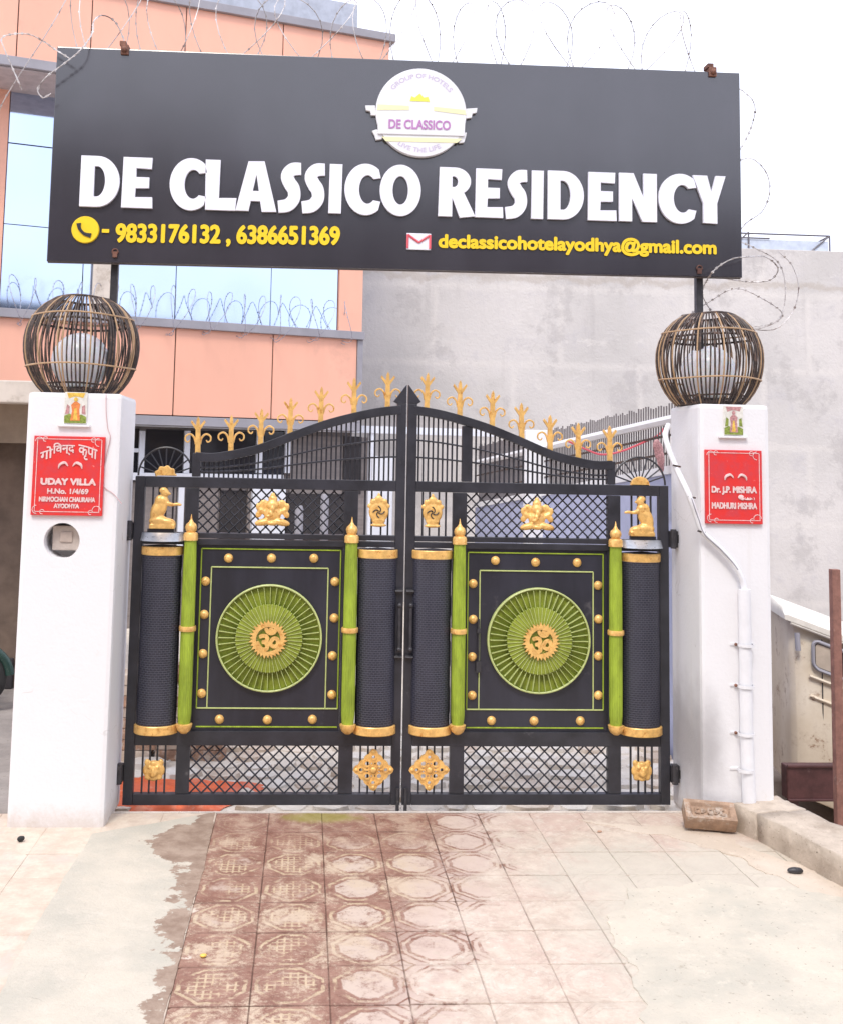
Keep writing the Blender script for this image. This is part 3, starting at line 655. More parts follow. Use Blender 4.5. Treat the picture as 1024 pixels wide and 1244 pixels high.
# courtyard flagstones (uneven stones seen under and through the gate)
rnd = random.Random(11)
for r_ in range(9):
    y = .18+r_*.20; x = -1.2+rnd.uniform(0, .1)
    while x < 2.6:
        wd = rnd.uniform(.14, .34); hh = rnd.uniform(.15, .19)
        n = rnd.randint(5, 7); pts = []
        for k_ in range(n):
            a = 2*PI*k_/n+rnd.uniform(-.25, .25); pts.append((math.cos(a)*wd*.5*rnd.uniform(.9, 1.08), math.sin(a)*hh*.56*rnd.uniform(.9, 1.08)))
        zt = rnd.uniform(.008, .035); m_ = MB(); m_.add([(px_, py_, 0) for px_, py_ in pts]+[(px_*.94, py_*.94, zt) for px_, py_ in pts], [tuple(range(n-1, -1, -1)), tuple(range(n, 2*n))]+[(i, (i+1) % n, (i+1) % n+n, i+n) for i in range(n)])
        inst(m_.mesh('flagstone', rnd.choice((FLAG, THRESH, THRESH, FLOORC))), 'flagstone', (x+wd/2, y+rnd.uniform(-.02, .02), -.087), court)
        x += wd+rnd.uniform(0, .02)

# ================================================================ salmon house behind
FA = math.radians(17); fd = Vector((math.cos(FA), math.sin(FA), 0)); fn = Vector((math.sin(FA), -math.cos(FA), 0))   # fn towards camera
fo = P(440, 405, 7.0); fo.z = 0
house = thing('salmon_house', 'two storey salmon clad house with mirror glass upper floor behind the left gate leaf', 'house', (fo.x, fo.y, 0))
def FP(x, y, off=0.): return PP(x, y, fo+fn*off, fn)
def fs(p): q = Vector(p)-fo; return q.dot(fd), q.z        # facade coords s (along), z
def fbox(mb, s0, s1, z0, z1, o0, o1):
    def c(s_, o_, z_): v = fo+fd*s_+fn*o_; return (v.x, v.y, z_)
    return mb.hexa([c(s0, o0, z0), c(s1, o0, z0), c(s1, o1, z0), c(s0, o1, z0)], [c(s0, o0, z1), c(s1, o0, z1), c(s1, o1, z1), c(s0, o1, z1)])
zl = fs(FP(440, 405))[1]         # ledge top
zl2 = fs(FP(330, 404))[1]
SL = -6.5                        # left end
zg1 = fs(FP(30, 88))[1]          # glass top
zsb = fs(FP(300, 508))[1]        # underside of salmon band
sL = lambda x, y, off=0: fs(FP(x, y, off))[0]
# core walls
b = MB(); fbox(b, SL, 0, -.3, zl-.1, -3.5, -.30); b.build('wall', SHUT, house)
b = MB(); fbox(b, SL, -.12, zl-.1, zg1+1.6, -3.5, -.10); b.build('upper_wall', paint('pale_glazing_joint', (.42, .45, .52), .6), house)
# end strip of salmon beside the glass
s_e0, s_e1 = sL(412, 360, 0), sL(440, 360, 0)
b = MB(); fbox(b, s_e0, s_e1, zl, zg1+.05, -.25, .02); b.build('cladding_panel', SALMON, house, bevel=.004)
gs0_ = sL(0, 350)
b = MB(); fbox(b, sL(-60, 200), gs0_-.004, zl, zg1+.3, -.12, .03); b.build('cladding_panel', SALMON, house, bevel=.004)
# ledge coping, salmon band, lower grey strip
b = MB(); fbox(b, SL, sL(441, 405, .16)+.02, zl-.10, zl, -.3, .18); b.build('ledge_coping', GREYTRIM, house, bevel=.006)
joints = [sL(-130, 450), sL(95, 450), sL(210, 450), sL(328, 450), sL(433, 450, .1)]
for a_, c_ in zip([SL]+joints[:-1], joints):
    b = MB(); fbox(b, a_+.007, c_-.007, zsb, zl-.10, -.2, .12); b.build('cladding_panel', SALMON, house, bevel=.003)
b = MB(); fbox(b, SL, joints[-1], zsb+.02, zl-.12, -.25, .10); b.build('cladding_rail', DARKJ, house)
b = MB(); fbox(b, joints[-1]-.002, joints[-1]+.07, zsb-.01, zl-.103, -.25, .14); b.build('corner_trim', GREYTRIM, house, bevel=.004)
b = MB(); fbox(b, SL, joints[-1]+.07, zsb-.12, zsb-.012, -.3, .14); b.build('lower_trim', GREYTRIM, house, bevel=.004)
# glass panes of the upper floor
gs = [sL(0, 350), sL(100, 350), sL(214, 350), sL(330, 350), s_e0-.01]
zs = [zl+.01, fs(FP(60, 276))[1], fs(FP(100, 183))[1], zg1]
for i in range(4):
    for j in range(3):
        b = MB(); fbox(b, gs[i]+.004, gs[i+1]-.004, zs[j]+.004, zs[j+1]-.004, -.09, -.02-.004*((i+j) % 2)); b.build('glass_pane', GLASSB, house, bevel=.003)
b = MB(); fbox(b, sL(113, 350, .2), sL(137, 350, .2), zl+.005, zg1-.05, .06, .17); b.build('column', CREAMP, house, bevel=.01)
# overhanging parapet with coping
OV = .75
pz0 = fs(FP(30, 78, OV))[1]; pz1 = fs(FP(300, 14, OV))[1]; se = sL(479, 60, OV)
b = MB(); fbox(b, SL, se-.12, pz0-.04, pz0+.07, -.2, OV+.03); b.build('soffit_trim', GREYTRIM, house, bevel=.006)
b = MB(); fbox(b, SL, sL(440, 60, 0), pz0-.060, pz0-.043, -.095, OV-.02); b.build('soffit', paint('soffit_paint', (.48, .42, .43), .7), house)
pj = [sL(-100, 60, OV), sL(20, 60, OV), sL(110, 60, OV), sL(226, 40, OV), sL(344, 60, OV), se-.06]
for a_, c_ in zip([SL]+pj[:-1], pj):
    b = MB(); fbox(b, a_+.006, c_-.006, pz0+.07, pz1-.07, OV-.14, OV); b.build('cladding_panel', SALMON, house, bevel=.003)
b = MB(); fbox(b, SL, se-.07, pz0+.05, pz1-.08, OV-.3, OV-.016); b.build('cladding_rail', DARKJ, house)
b = MB(); fbox(b, SL, se, pz1-.07, pz1+.03, OV-.36, OV+.05); b.build('coping', GREYTRIM, house, bevel=.006)
# ground floor glazing
def wf(x0, x1, y0, y1, off0=-.30, off1=-.20, mat=UPVC, name='window_frame', par=None):
    s0, z1 = fs(FP(x0, y0, off1)); s1, _ = fs(FP(x1, y0, off1)); xm = (x0+x1)/2
    z1 = fs(FP(xm, y0, off1))[1]; z0 = fs(FP(xm, y1, off1))[1]
    b = MB(); fbox(b, s0, s1, z0, z1, off0, off1); return b.build(name, mat, par or house, bevel=.004)
for x0, x1, y0, y1 in ((120, 170, 520, 578), (178, 224, 522, 578), (233, 312, 524, 580), (322, 347, 524, 600)):
    wf(x0, x1, y0, y1, -.31, -.27, GLASSD, 'window_pane')
wf(100, 600, 514, 523, -.30, -.19)
wf(100, 345, 575, 584, -.30, -.20)
for x0, x1 in ((170, 177), (225, 232), (313, 321), (348, 354)): wf(x0, x1, 523.2, 574.8, -.30, -.21)
wf(120, 169.8, 544, 549, -.30, -.215)
wf(218, 225, 584.2, 700, -.30, -.21)
wf(354, 447, 530, 700, -.30, -.26, SHUT, 'shutter')
wf(418, 440, 530, 600, -.26, -.245, DARKIN, 'door_opening')
wf(449, 456, 523, 700, -.30, -.21)
wf(268, 300, 596, 900, -.30, -.285, DARKIN, 'door_opening')
wf(308, 348, 584.2, 1000, -.30, -.17, UPVC, 'pilaster')
wf(349, 430, 600, 1000, -.30, -.25, DARKIN, 'door_opening')
b = MB()
for xx, yt in ((364, 614), (395, 600)):
    v = FP(xx, yt, .4); b2 = MB(); b2.lathe([(.05, -.3-v.z), (.05, -.04), (.035, 0), (0, 0)], (v.x, v.y, v.z), 16); b2.build('bollard_post', GREYTRIM, house, smooth=40)
for x0, x1 in ((120, 215), (228, 266), (302, 306)): 
    wf(x0, x1, 586, 1000, -.30, -.262, SHUT, 'shutter')

# ================================================================ grey rendered wall of the neighbour
gy = 9.0
gz = P(960, 303, gy).z; gx0 = joints and (fo+fd*(joints[-1]+.07)).x
b = MB(); b.box((fo+fd*(joints[-1]+.30)).x-.6, 14, gy, gy+.3, -.95, gz); b.build('grey_boundary_wall', GREYW, None, bevel=.01, label='tall unpainted grey cement rendered wall filling the background on the right', cat='wall')
# glass canopy frame on that wall
can = thing('canopy_frame', 'thin steel and glass canopy frame on top of the grey wall, right of the sign', 'canopy', (P(950, 303, gy).x, gy, gz))
x_a, x_b = P(880, 303, gy-.0).x, P(1012, 303, gy).x
zt_ = P(960, 283, gy).z
def rod(p0, p1, r, name, mat, par, n=6): b = MB(); b.tube([p0, p1], r, n); return b.build(name, mat, par)
FR = paint('canopy_steel', (.12, .11, .13), .5)
for (p0, p1) in (((x_a-1, gy+.1, zt_), (x_b, gy+.1, zt_)), ((x_b, gy+.1, zt_), (x_b, gy+.1, gz)), ((x_a+.42, gy+.1, zt_), (x_a+.42, gy+.1, gz)), ((x_b, gy+.1, zt_), (x_b-.3, gy+.1, gz)),
                 ((x_a+.42, gy+.1, zt_+.02), (x_a+.15, gy+.1, gz+.02)), ((x_a-.9, gy+.1, zt_-.07), (x_a+.75, gy+.1, zt_-.07)), ((x_b, gy+.1, zt_), (x_b+.1, gy+1.3, zt_)), ((x_a-1, gy+1.3, zt_), (x_b+.1, gy+1.3, zt_))):
    rod(p0, p1, .013, 'rail', FR, can)
GL2 = paint('pale_canopy_glass', (.50, .55, .64), .15, var=.1, bump=0)
b = MB(); b.box(x_a-1, x_b-.02, gy+.11, gy+.118, gz+.012, zt_-.085); b.build('glass_pane', GL2, can)

# side boundary: sloping lavender wall with bar fence on top
fa = P(577, 614, 7.2); fb = P(836, 567, 1.1)
side = thing('side_wall', 'lavender painted side wall sloping up towards the right pillar, white coping', 'wall', (fb.x, fb.y, 0))
def lerp(a, b_, t): return a+(b_-a)*t
ra = P(577, 562, 7.2); rb = P(836, 504, 1.1)
ta = P(577, 541, 7.2); tb = P(836, 483, 1.1)
ra2 = Vector((fa.x, fa.y, ra.z)); 
b = MB(); dx = Vector((.10, .02, 0))
b.hexa([(fa.x, fa.y, -.2), (fb.x, fb.y, -.2), (fb.x+.12, fb.y, -.2), (fa.x+.12, fa.y, -.2)], [(fa.x, fa.y, fa.z-.03), (fb.x, fb.y, fb.z-.03), (fb.x+.12, fb.y, fb.z-.03), (fa.x+.12, fa.y, fa.z-.03)])
b.build('wall_panel', LAV, side)
b = MB(); b.hexa([(fa.x-.02, fa.y, fa.z-.029), (fb.x-.02, fb.y, fb.z-.029), (fb.x+.14, fb.y, fb.z-.029), (fa.x+.14, fa.y, fa.z-.029)], [(fa.x-.02, fa.y, fa.z+.03), (fb.x-.02, fb.y, fb.z+.03), (fb.x+.14, fb.y, fb.z+.03), (fa.x+.14, fa.y, fa.z+.03)])
b.build('coping', WHITE, side)
# a lavender return wall behind, seen through the right lattice
v0 = P(630, 597, 5.2); v1 = P(860, 597, 2.4)
fence = thing('bar_fence', 'thin vertical bar fence with white rail rising towards the right pillar', 'fence', (fb.x, fb.y, fb.z))
ZO = .0
b = MB(); b.tube([(ra.x+.02, ra.y, ra.z), (rb.x+.02, rb.y, rb.z)], .035, 6); b.build('rail', WHITE, fence)
for t_z in (.35, .7):
    b = MB(); b.tube([lerp(fa, ra, t_z)+Vector((.02, 0, 0)), lerp(fb, rb, t_z)+Vector((.02, 0, 0))], .010, 5); b.build('rail', CANE, fence)
BARM = paint('fence_bar_grey', (.17, .15, .15), .6)
N_ = 130
for i in range(N_):
    # even spacing along the fence
    t_ = i/(N_-1); p0 = lerp(fa, fb, t_)+Vector((.05, 0, .03)); p1 = lerp(ta, tb, t_)+Vector((.05, 0, random.uniform(-.02, .015)))
    b = MB(); b.tube([p0, p1], .0065, 4); b.build('bar', BARM, fence)
rc = MB(); cp = smooth_path([tuple(P(x_, y_, 1.9)) for x_, y_ in ((690, 536), (712, 546), (730, 552), (752, 549), (780, 538), (800, 528), (806, 520))], 6)
rc.tube(cp, .008, 5); tag(rc.build('red_cable', REDM, None), 'thin red cable slung along the bar fence behind the right gate leaf', 'cable')
cl = blob('hanging_cloth', [(0, 0, 0, .035, .02, .07), (.012, -.01, -.06, .03, .02, .07), (-.015, 0, .04, .03, .02, .05), (.02, 0, -.12, .02, .015, .04)], PIXP, .008)
tag(inst(cl, 'hanging_cloth', P(800, 548, 1.35)), 'small faded rose cloth hanging on the fence beside the right pillar', 'cloth')
# white post standing in the courtyard
b = MB(); pa = P(638, 522, 4.4); pb = P(666, 522, 4.4); b.box(pa.x, pb.x, 4.4, 4.5, -.09, pa.z); tag(b.build('white_post', WHITE, None, bevel=.01), 'white square post in the courtyard, seen over and through the right gate leaf', 'post')
b = MB(); pa = P(452, 600, 3.6); pb = P(477, 600, 3.6); b.box(pa.x, pb.x, 3.6, 3.75, -.09, pa.z+.35); tag(b.build('white_post', UPVC, None, bevel=.01), 'white post behind the inner window of the left gate leaf, beside the meeting stiles', 'post')

# porch beyond the left pillar
por = thing('neighbour_porch', 'open porch with cream beam and bare brown wall, left of the left pillar', 'porch', (-4, 2.4, 0))
q = P(20, 462, 2.2); q2 = P(20, 489, 2.2); q3 = P(20, 538, 2.8)
b = MB(); b.box(-9, P(70, 470, 2.2).x, 2.2, 2.45, q2.z, q.z); b.build('beam', CREAMP, por, bevel=.01)
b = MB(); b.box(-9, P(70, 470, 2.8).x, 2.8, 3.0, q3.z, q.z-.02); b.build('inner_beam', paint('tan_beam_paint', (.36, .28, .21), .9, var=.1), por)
b = MB(); b.box(-9, P(70, 470, 2.2).x, 2.452, 4.0, q.z-.1, q.z-.01); b.build('roof', CREAMP, por)
b = MB(); b.box(-9, P(75, 470, 3.2).x, 3.2, 3.4, -.45, q.z-.1); b.build('wall', BROWNW, por)
b = MB(); fr0 = P(3, 800, 3.15); fr1 = P(16, 800, 3.15)
b.box(-4, fr1.x, 3.14, 3.19, -.07, fr0.z); b.build('door', DARKIN, por, bevel=.01)

# opposite side of the street, seen only as a reflection in the sign
def opp(x0, x1, y, h, lab):
    t = thing('opposite_house', lab, 'house', ((x0+x1)/2, y, -.95))
    b = MB(); b.box(x0, x1, y-6, y, -.95, h); b.build('wall', HOUSEB, t)
    b = MB(); b.box(x0-.2, x1+.2, y-6.2, y+.25, h-.001+.002, h+.35); b.build('roof', DARKIN, t)
    n = int((x1-x0)//2.2)
    for i in range(n):
        for z in (1.2, 4.2):
            if z+1.2 < h:
                b = MB(); xx = x0+1+i*2.2; b.box(xx, xx+1.0, y-.02, y+.03, z, z+1.2); w_ = b.build('window', GLASSD, t)
opp(-9.5, -1.3, -9.6, 6.3, 'brown house across the lane, behind and left of the camera')
opp(-1.0, 3.0, -9.3, 5.5, 'low brown house across the lane, straight behind the camera')
opp(3.3, 9.5, -9.8, 5.5, 'brown house across the lane, behind and right of the camera')

# ================================================================ pillars
PY0, PY1 = -.38, .09
def pillar(xl0, xr0, top, base, label, hole=None, namex='gate_pillar'):
    cx_ = (xl0+xr0)/2
    t = thing(namex, label, 'pillar', (cx_, (PY0+PY1)/2, 0))
    b = MB(); b.box(xl0, xr0, PY0, PY1, base, top)
    me = b.mesh('shaft', PLASTER, bevel=.024)
    bm = bmesh.new(); bm.from_mesh(me)
    ob = bpy.data.objects.new('shaft', me); COL.objects.link(ob)
    if hole:
        hx, hz, hr = hole; c_ = MB(); c_.lathe([(0, .15), (hr, .15), (hr, -.15), (0, -.15)], (hx, PY0, hz), 40, axis='y'); cm = c_.mesh('c', BOXP)
        co = bpy.data.objects.new('c', cm); COL.objects.link(co); m_ = ob.modifiers.new('b', 'BOOLEAN'); m_.object = co; m_.operation = 'DIFFERENCE'; m_.solver = 'EXACT'
        m2 = bpy.data.meshes.new_from_object(ob.evaluated_get(bpy.context.evaluated_depsgraph_get())); ob.modifiers.clear(); ob.data = m2; bpy.data.objects.remove(co)
        if not m2.materials: m2.materials.append(PLASTER)
    bm.free()
    ob.parent = t; ob.matrix_parent_inverse = Matrix.Translation(-t.location)
    return t
LP0, LP1 = P(34, 480, PY0), P(149, 480, PY0)
pl0 = P(34, 475, PY0).x; pl1 = P(149, 480, PY0).x; pr0 = P(849, 492, PY0).x; pr1 = P(934, 490, PY0).x
ltop = P(92, 477, PY0).z; rtop = P(890, 491, PY0).z
hc = P(75, 657, PY0)
lpil = pillar(pl0, pl1, ltop, -.03, 'white plastered gate pillar on the left with a round hole below its red plaque', (hc.x, hc.z, .094))
rpil = pillar(pr0, pr1, rtop, -.03, 'white plastered gate pillar on the right with white pipe and soot stain', None)
# plaster splash at the foot
# socket in the round hole
sk = thing('socket_box', 'aged white electrical switch plate inside the round hole of the left pillar', 'switch', (hc.x, PY0+.07, hc.z))
b = MB(); b.box(hc.x-.062, hc.x+.088, PY0+.05, PY0+.14, hc.z-.055, hc.z+.075); b.build('plate', BOXP, sk, bevel=.008)
b = MB(); b.box(hc.x-.02, hc.x+.045, PY0+.042, PY0+.052, hc.z-.01, hc.z+.045); b.build('switch', paint('switch_face', (.46, .38, .33), .4), sk, bevel=.004)

# red plaques
def plaque_obj(x0, y0, x1, y1, label, lines, group=None):
    a = P(x0, y0, PY0-.012); b_ = P(x1, y1, PY0-.012)
    cx_, cz_ = (a.x+b_.x)/2, (a.z+b_.z)/2; W, H = b_.x-a.x, a.z-b_.z
    t = thing('name_plaque', label, 'plaque', (cx_, PY0, cz_))
    m_ = MB(); m_.box(a.x, b_.x, PY0-.018, PY0+.002, b_.z, a.z); m_.build('slab', PLAQ, t, bevel=.003)
    y = PY0-.0192
    fr = MB(); e = .018; t_ = .0035
    for (xa, xb, za, zb) in ((a.x+e, b_.x-e, a.z-e, a.z-e+t_), (a.x+e, b_.x-e, b_.z+e, b_.z+e+t_), (a.x+e, a.x+e+t_, b_.z+e, a.z-e), (b_.x-e, b_.x-e+t_, b_.z+e, a.z-e)):
        fr.box(xa, xb, y-.0006, y+.001, za, zb)
    for sx in (-1, 1):
        for sz in (-1, 1):
            c0 = (cx_+sx*(W/2-.03), cz_+sz*(H/2-.03))
            fr.tube([(c0[0]+.022*math.cos(q_), y, c0[1]+.022*math.sin(q_)) for q_ in [k_*PI/6+(PI/2 if sx*sz > 0 else 0) for k_ in range(0, 7)]], .002, 4)
            fr.tube([(c0[0]-sx*.03+.012*math.cos(q_), y, c0[1]+sz*.012+.012*math.sin(q_)) for q_ in [k_*PI/5 for k_ in range(0, 9)]], .0018, 4)
    fr.build('border', PLQT, t)
    for (txt, u0, u1, v0_, v1_, bold, arch) in lines:
        xa, xb = a.x+W*u0, a.x+W*u1; za, zb = a.z-H*v1_, a.z-H*v0_
        wp = (lambda x, z: (x, z-arch*((x-cx_)/(W/2))**2)) if arch else None
        text_mb(txt, xa, xb, za, zb, y-.001, bold, wp).build('lettering', PLQT, t, merge=False, recalc=False)
    mo = MB()      # pair of curved motifs
    for sx in (-1, 1):
        pts = smooth_path([(cx_+.01+sx*.012, y-.001, cz_+H*.12), (cx_+.01+sx*.03, y-.001, cz_+H*.165), (cx_+.01+sx*.055, y-.001, cz_+H*.14), (cx_+.01+sx*.062, y-.001, cz_+H*.09)], 6)
        mo.tube(pts, [.002+.006*math.sin(PI*i/(len(pts)-1)) for i in range(len(pts))], 5)
    mo.build('motif', PLQT, t); return t
plaque_obj(42, 529, 124, 627, 'red stone name plaque reading UDAY VILLA on the left pillar', [
    ('गो', .10, .275, .09, .25, .0016, .05), ('िवन्द', .27, .58, .07, .24, .0016, .05), ('कृपा', .63, .90, .09, .27, .0016, .05),
    ('UDAY VILLA', .12, .90, .53, .62, .0032, 0), ('H.No. 1/4/69', .22, .80, .66, .73, .0018, 0), ('NIRMOCHAN CHAURAHA', .11, .90, .765, .83, .0018, 0), ('AYODHYA', .32, .68, .85, .91, .0018, 0)])
rp_ = plaque_obj(856, 546, 926, 637, 'red stone name plaque reading MISHRA with a chipped spot on the right pillar', [
    ('Dr. J.P. MISHRA', .10, .90, .49, .61, .0028, 0), ('( Adv. )', .68, .86, .635, .675, .0012, 0), ('MADHURI MISHRA', .10, .90, .71, .80, .0022, 0)])
cpx = P(900, 604, PY0-.022); ch = blob('paint_chip', [(0, 0, 0, .017, .003, .014), (.008, 0, -.008, .012, .003, .010), (.04, 0, -.012, .02, .002, .005)], PLQT, .002); inst(ch, 'paint_chip', cpx, rp_)

# little picture tiles
def pic(x0, y0, x1, y1, label, var):
    a = P(x0, y0, PY0-.01); b_ = P(x1, y1, PY0-.01); W, H = b_.x-a.x, a.z-b_.z; cx_ = (a.x+b_.x)/2
    t = thing('picture_tile', label, 'tile', (cx_, PY0, b_.z))
    m_ = MB(); m_.box(a.x, b_.x, PY0-.010, PY0+.002, b_.z, a.z); m_.build('tile', PIXW, t, bevel=.002)
    z0 = b_.z; y = PY0-.0105
    def sh(name, polys, mat, k_): 
        for pl in polys:
            q_ = MB(); q_.prism([(a.x+W*u_, z0+H*v_) for u_, v_ in pl], y-.0006*k_, y-.0006*k_+.0004); q_.build(name, mat, t)
    m1, m2 = (PIXR, PIXY) if var == 0 else (PIXP, PIXY)
    sh('picture_ground', [[(.02, .02), (.98, .02), (.98, .22), (.75, .30), (.5, .2), (.25, .32), (.02, .25)]], PIXG, 1)
    sh('picture_canopy', [[(.1, .98), (.9, .98), (.82, .82), (.6, .86), (.4, .86), (.18, .8)]], PIXP if var else PIXY, 1)
    sh('picture_robe', [[(.28, .10), (.72, .10), (.66, .45), (.70, .62), (.56, .70), (.44, .70), (.30, .60), (.35, .4)]], m1, 2)
    sh('picture_sash', [[(.40, .12), (.60, .12), (.54, .5), (.46, .5)]], m2, 3)
    sh('picture_face', [[(.5+.09*math.cos(q_), .77+.07*math.sin(q_)) for q_ in [k_*PI/5 for k_ in range(10)]]], PIXY if var == 0 else PIXP, 3)
    sh('picture_side', [[(.05, .3), (.22, .32), (.24, .55), (.12, .62)], [(.78, .32), (.95, .3), (.9, .6), (.78, .55)]], PIXP if var == 0 else PIXG, 2)
    m_ = MB(); m_.box(a.x-.03, b_.x+.02, PY0-.02, PY0+.001, b_.z-.016, b_.z-.004); m_.build('ledge', PLASTER, t, bevel=.002)
pic(79, 476, 105, 515, 'tiny orange devotional picture tile at the top of the left pillar', 0)
pic(879, 493, 903, 529, 'tiny rose and green devotional picture tile at the top of the right pillar', 1)

# pipe and hose on the right pillar
pp = thing('drain_conduit', 'white conduit pipe clamped to the front of the right pillar', 'pipe', tuple(P(905, 970, PY0)))
YF = PY0-.035
b = MB(); top_ = P(904, 716, YF); bot = P(910, 972, YF)
b.tube([(bot.x, YF, -.02), (bot.x, YF, .12), (bot.x-.01, YF, .5), (top_.x, YF, top_.z)], [.040, .036, .034, .032], 16); b.build('pipe', PLASTICW, pp, smooth=40)
hose = smooth_path([tuple(P(x_, y_, Y_)) for x_, y_, Y_ in ((812, 516, -.20), (808, 528, -.24), (812, 545, -.28), (822, 570, -.33), (836, 600, PY0-.03), (846, 628, PY0-.03), (853, 646, PY0-.03), (872, 664, PY0-.03), (890, 684, PY0-.03), (901, 704, PY0-.03), (904, 718, PY0-.03))], 8)
b = MB(); b.tube(hose, .016, 8); b.build('hose', PLASTICW, pp, smooth=50)
b = MB(); b.tube([(p[0]+.006, p[1]-.014, p[2]-.012) for p in hose[6:-14]], .0035, 5); b.build('cable', GREYTRIM, pp)
for yy in (784, 834, 892, 936):
    v = P(906, yy, YF); b = MB(); b.lathe([(.040, -.008), (.043, -.008), (.043, .008), (.040, .008)], (v.x, YF, v.z), 16); b.box(v.x-.075, v.x+.055, PY0-.006, PY0+.001, v.z-.006, v.z+.006); b.build('clamp', PLASTICW, pp)
for yy in (784, 834, 892):
    v = P(896, yy, YF); b = MB(); b.ball((v.x, PY0-.01, v.z), .009, 8, 6); b.build('screw', RUST, pp)
for x_, y_ in ((840, 604), (852, 646), (822, 566)):
    v = P(x_, y_, PY0-.04 if x_ > 830 else -.34); b = MB(); b.tube([(v.x-.022, v.y, v.z+.004), (v.x+.022, v.y, v.z-.004)], .005, 5); b.build('strap', CANE, pp)
# thin wire on left pillar
lw = smooth_path([tuple(P(x_, y_, PY0-.006)) for x_, y_ in ((129, 478), (129, 500), (131, 520), (134, 532))]+[tuple(P(x_, y_, PY0-.006)) for x_, y_ in ((128, 560), (125, 588), (138, 600), (148, 612))], 6)
b = MB(); b.tube(lw, .0022, 4); tag(b.build('loose_wire', paint('pink_wire', (.6, .4, .4), .5), None), 'thin loose pinkish wire trailing down the left pillar', 'wire')

# ================================================================ gate leaves
HZ0 = 0
def spike_mesh():
    m_ = MB(); w_ = .0150
    m_.prism([(-w_, 0), (w_, 0), (w_*.85, .135), (.042, .178), (.036, .190), (.011, .158), (.008, .195), (0, .212), (-.008, .195), (-.011, .158), (-.036, .190), (-.042, .178), (-w_*.85, .135)], -.010, .010)
    for s_ in (-1, 1):
        path = smooth_path([(s_*.012, 0, .052), (s_*.022, 0, .090), (s_*.045, 0, .110), (s_*.070, 0, .098), (s_*.072, 0, .074), (s_*.056, 0, .064), (s_*.047, 0, .076)], 5)
        m_.tube(path, [.0070*(1-.45*i/(len(path)-1)) for i in range(len(path))], 5)
    return m_.mesh('finial', GOLD, bevel=0)
SPIKE = spike_mesh()
b = MB(); b.lathe([(0, .020), (.012, .018), (.022, .010), (.026, 0), (.0, 0)][::-1], (0, 0, 0), 16, axis='y'); BOSS = b.mesh('boss', GOLD, smooth=50)
b = MB(); fl = 20
def flute(r, z): return [(r*(1+.05*(j % 2))*math.cos(2*PI*j/(fl*2)), r*(1+.05*(j % 2))*math.sin(2*PI*j/(fl*2)), z) for j in range(fl*2)]
rings = [(.031, .445), (.036, .50), (.0365, .95), (.035, 1.30), (.032, 1.458)]
vs = []; 
for r_, z_ in rings: vs += flute(r_, z_)
n = fl*2; b.add(vs, [(i*n+j, i*n+(j+1) % n, (i+1)*n+(j+1) % n, (i+1)*n+j) for i in range(len(rings)-1) for j in range(n)]); COLM = b.mesh('column', GREEN)
b = MB(); b.lathe([(0, 1.605), (.002, 1.60), (.006, 1.575), (.014, 1.56), (.028, 1.548), (.034, 1.53), (.030, 1.512), (.024, 1.505), (.036, 1.50), (.041, 1.49), (.041, 1.458), (0, 1.458)], (0, 0, 0), 20); FINIAL = b.mesh('column_finial', GOLD, smooth=40)
b = MB(); b.lathe([(.0, .955), (.046, .955), (.048, .962), (.048, .975), (.046, .982), (0, .982)], (0, 0, 0), 20); BAND = b.mesh('column_band', GOLD, smooth=40)
b = MB(); b.lathe([(0, .392), (.016, .395), (.034, .410), (.044, .432), (.046, .447), (.036, .450), (0, .450)], (0, 0, 0), 20); FOOT = b.mesh('column_foot', GOLD, smooth=40)
b = MB(); b.add([(0, -.030, .066), (0, -.034, .285), (0, .0, .285), (0, .0, .066), (.0024, -.030, .066), (.0024, -.034, .285), (.0024, .0, .285), (.0024, 0, .066)], [(0, 1, 2, 3), (4, 7, 6, 5), (0, 4, 5, 1), (1, 5, 6, 2), (2, 6, 7, 3), (3, 7, 4, 0)]); RAY = b.mesh('ray', PALEGREEN)
b = MB(); b.add([(0, -.048, .060), (0, -.042, .190), (0, -.0, .190), (0, .0, .060), (.0024, -.048, .060), (.0024, -.042, .190), (.0024, .0, .190), (.0024, 0, .060)], [(0, 1, 2, 3), (4, 7, 6, 5), (0, 4, 5, 1), (1, 5, 6, 2), (2, 6, 7, 3), (3, 7, 4, 0)]); RAY2 = b.mesh('inner_ray', PALEGREEN)
PRAY = [(-.012, 0, .040, .050, .030, .030), (.030, -.004, .036, .042, .026, .022, 8), (-.028, 0, .085, .028, .026, .062, 8), (-.004, 0, .110, .030, .024, .050, 12), (.004, 0, .150, .030, .025, .026),
        (.014, -.002, .190, .021, .019, .023), (.006, 0, .203, .022, .020, .018), (.034, -.002, .186, .010, .008, .007), (-.018, 0, .150, .018, .02, .03, 15), (.036, -.010, .132, .030, .011, .012, 15), (.068, -.008, .130, .024, .009, .009, -12), (.088, -.008, .128, .013, .008, .007),
        (.045, -.006, .022, .03, .02, .018)]
PRAYBOX = [(-.058, .070, -.026, .024, 0, .022)]
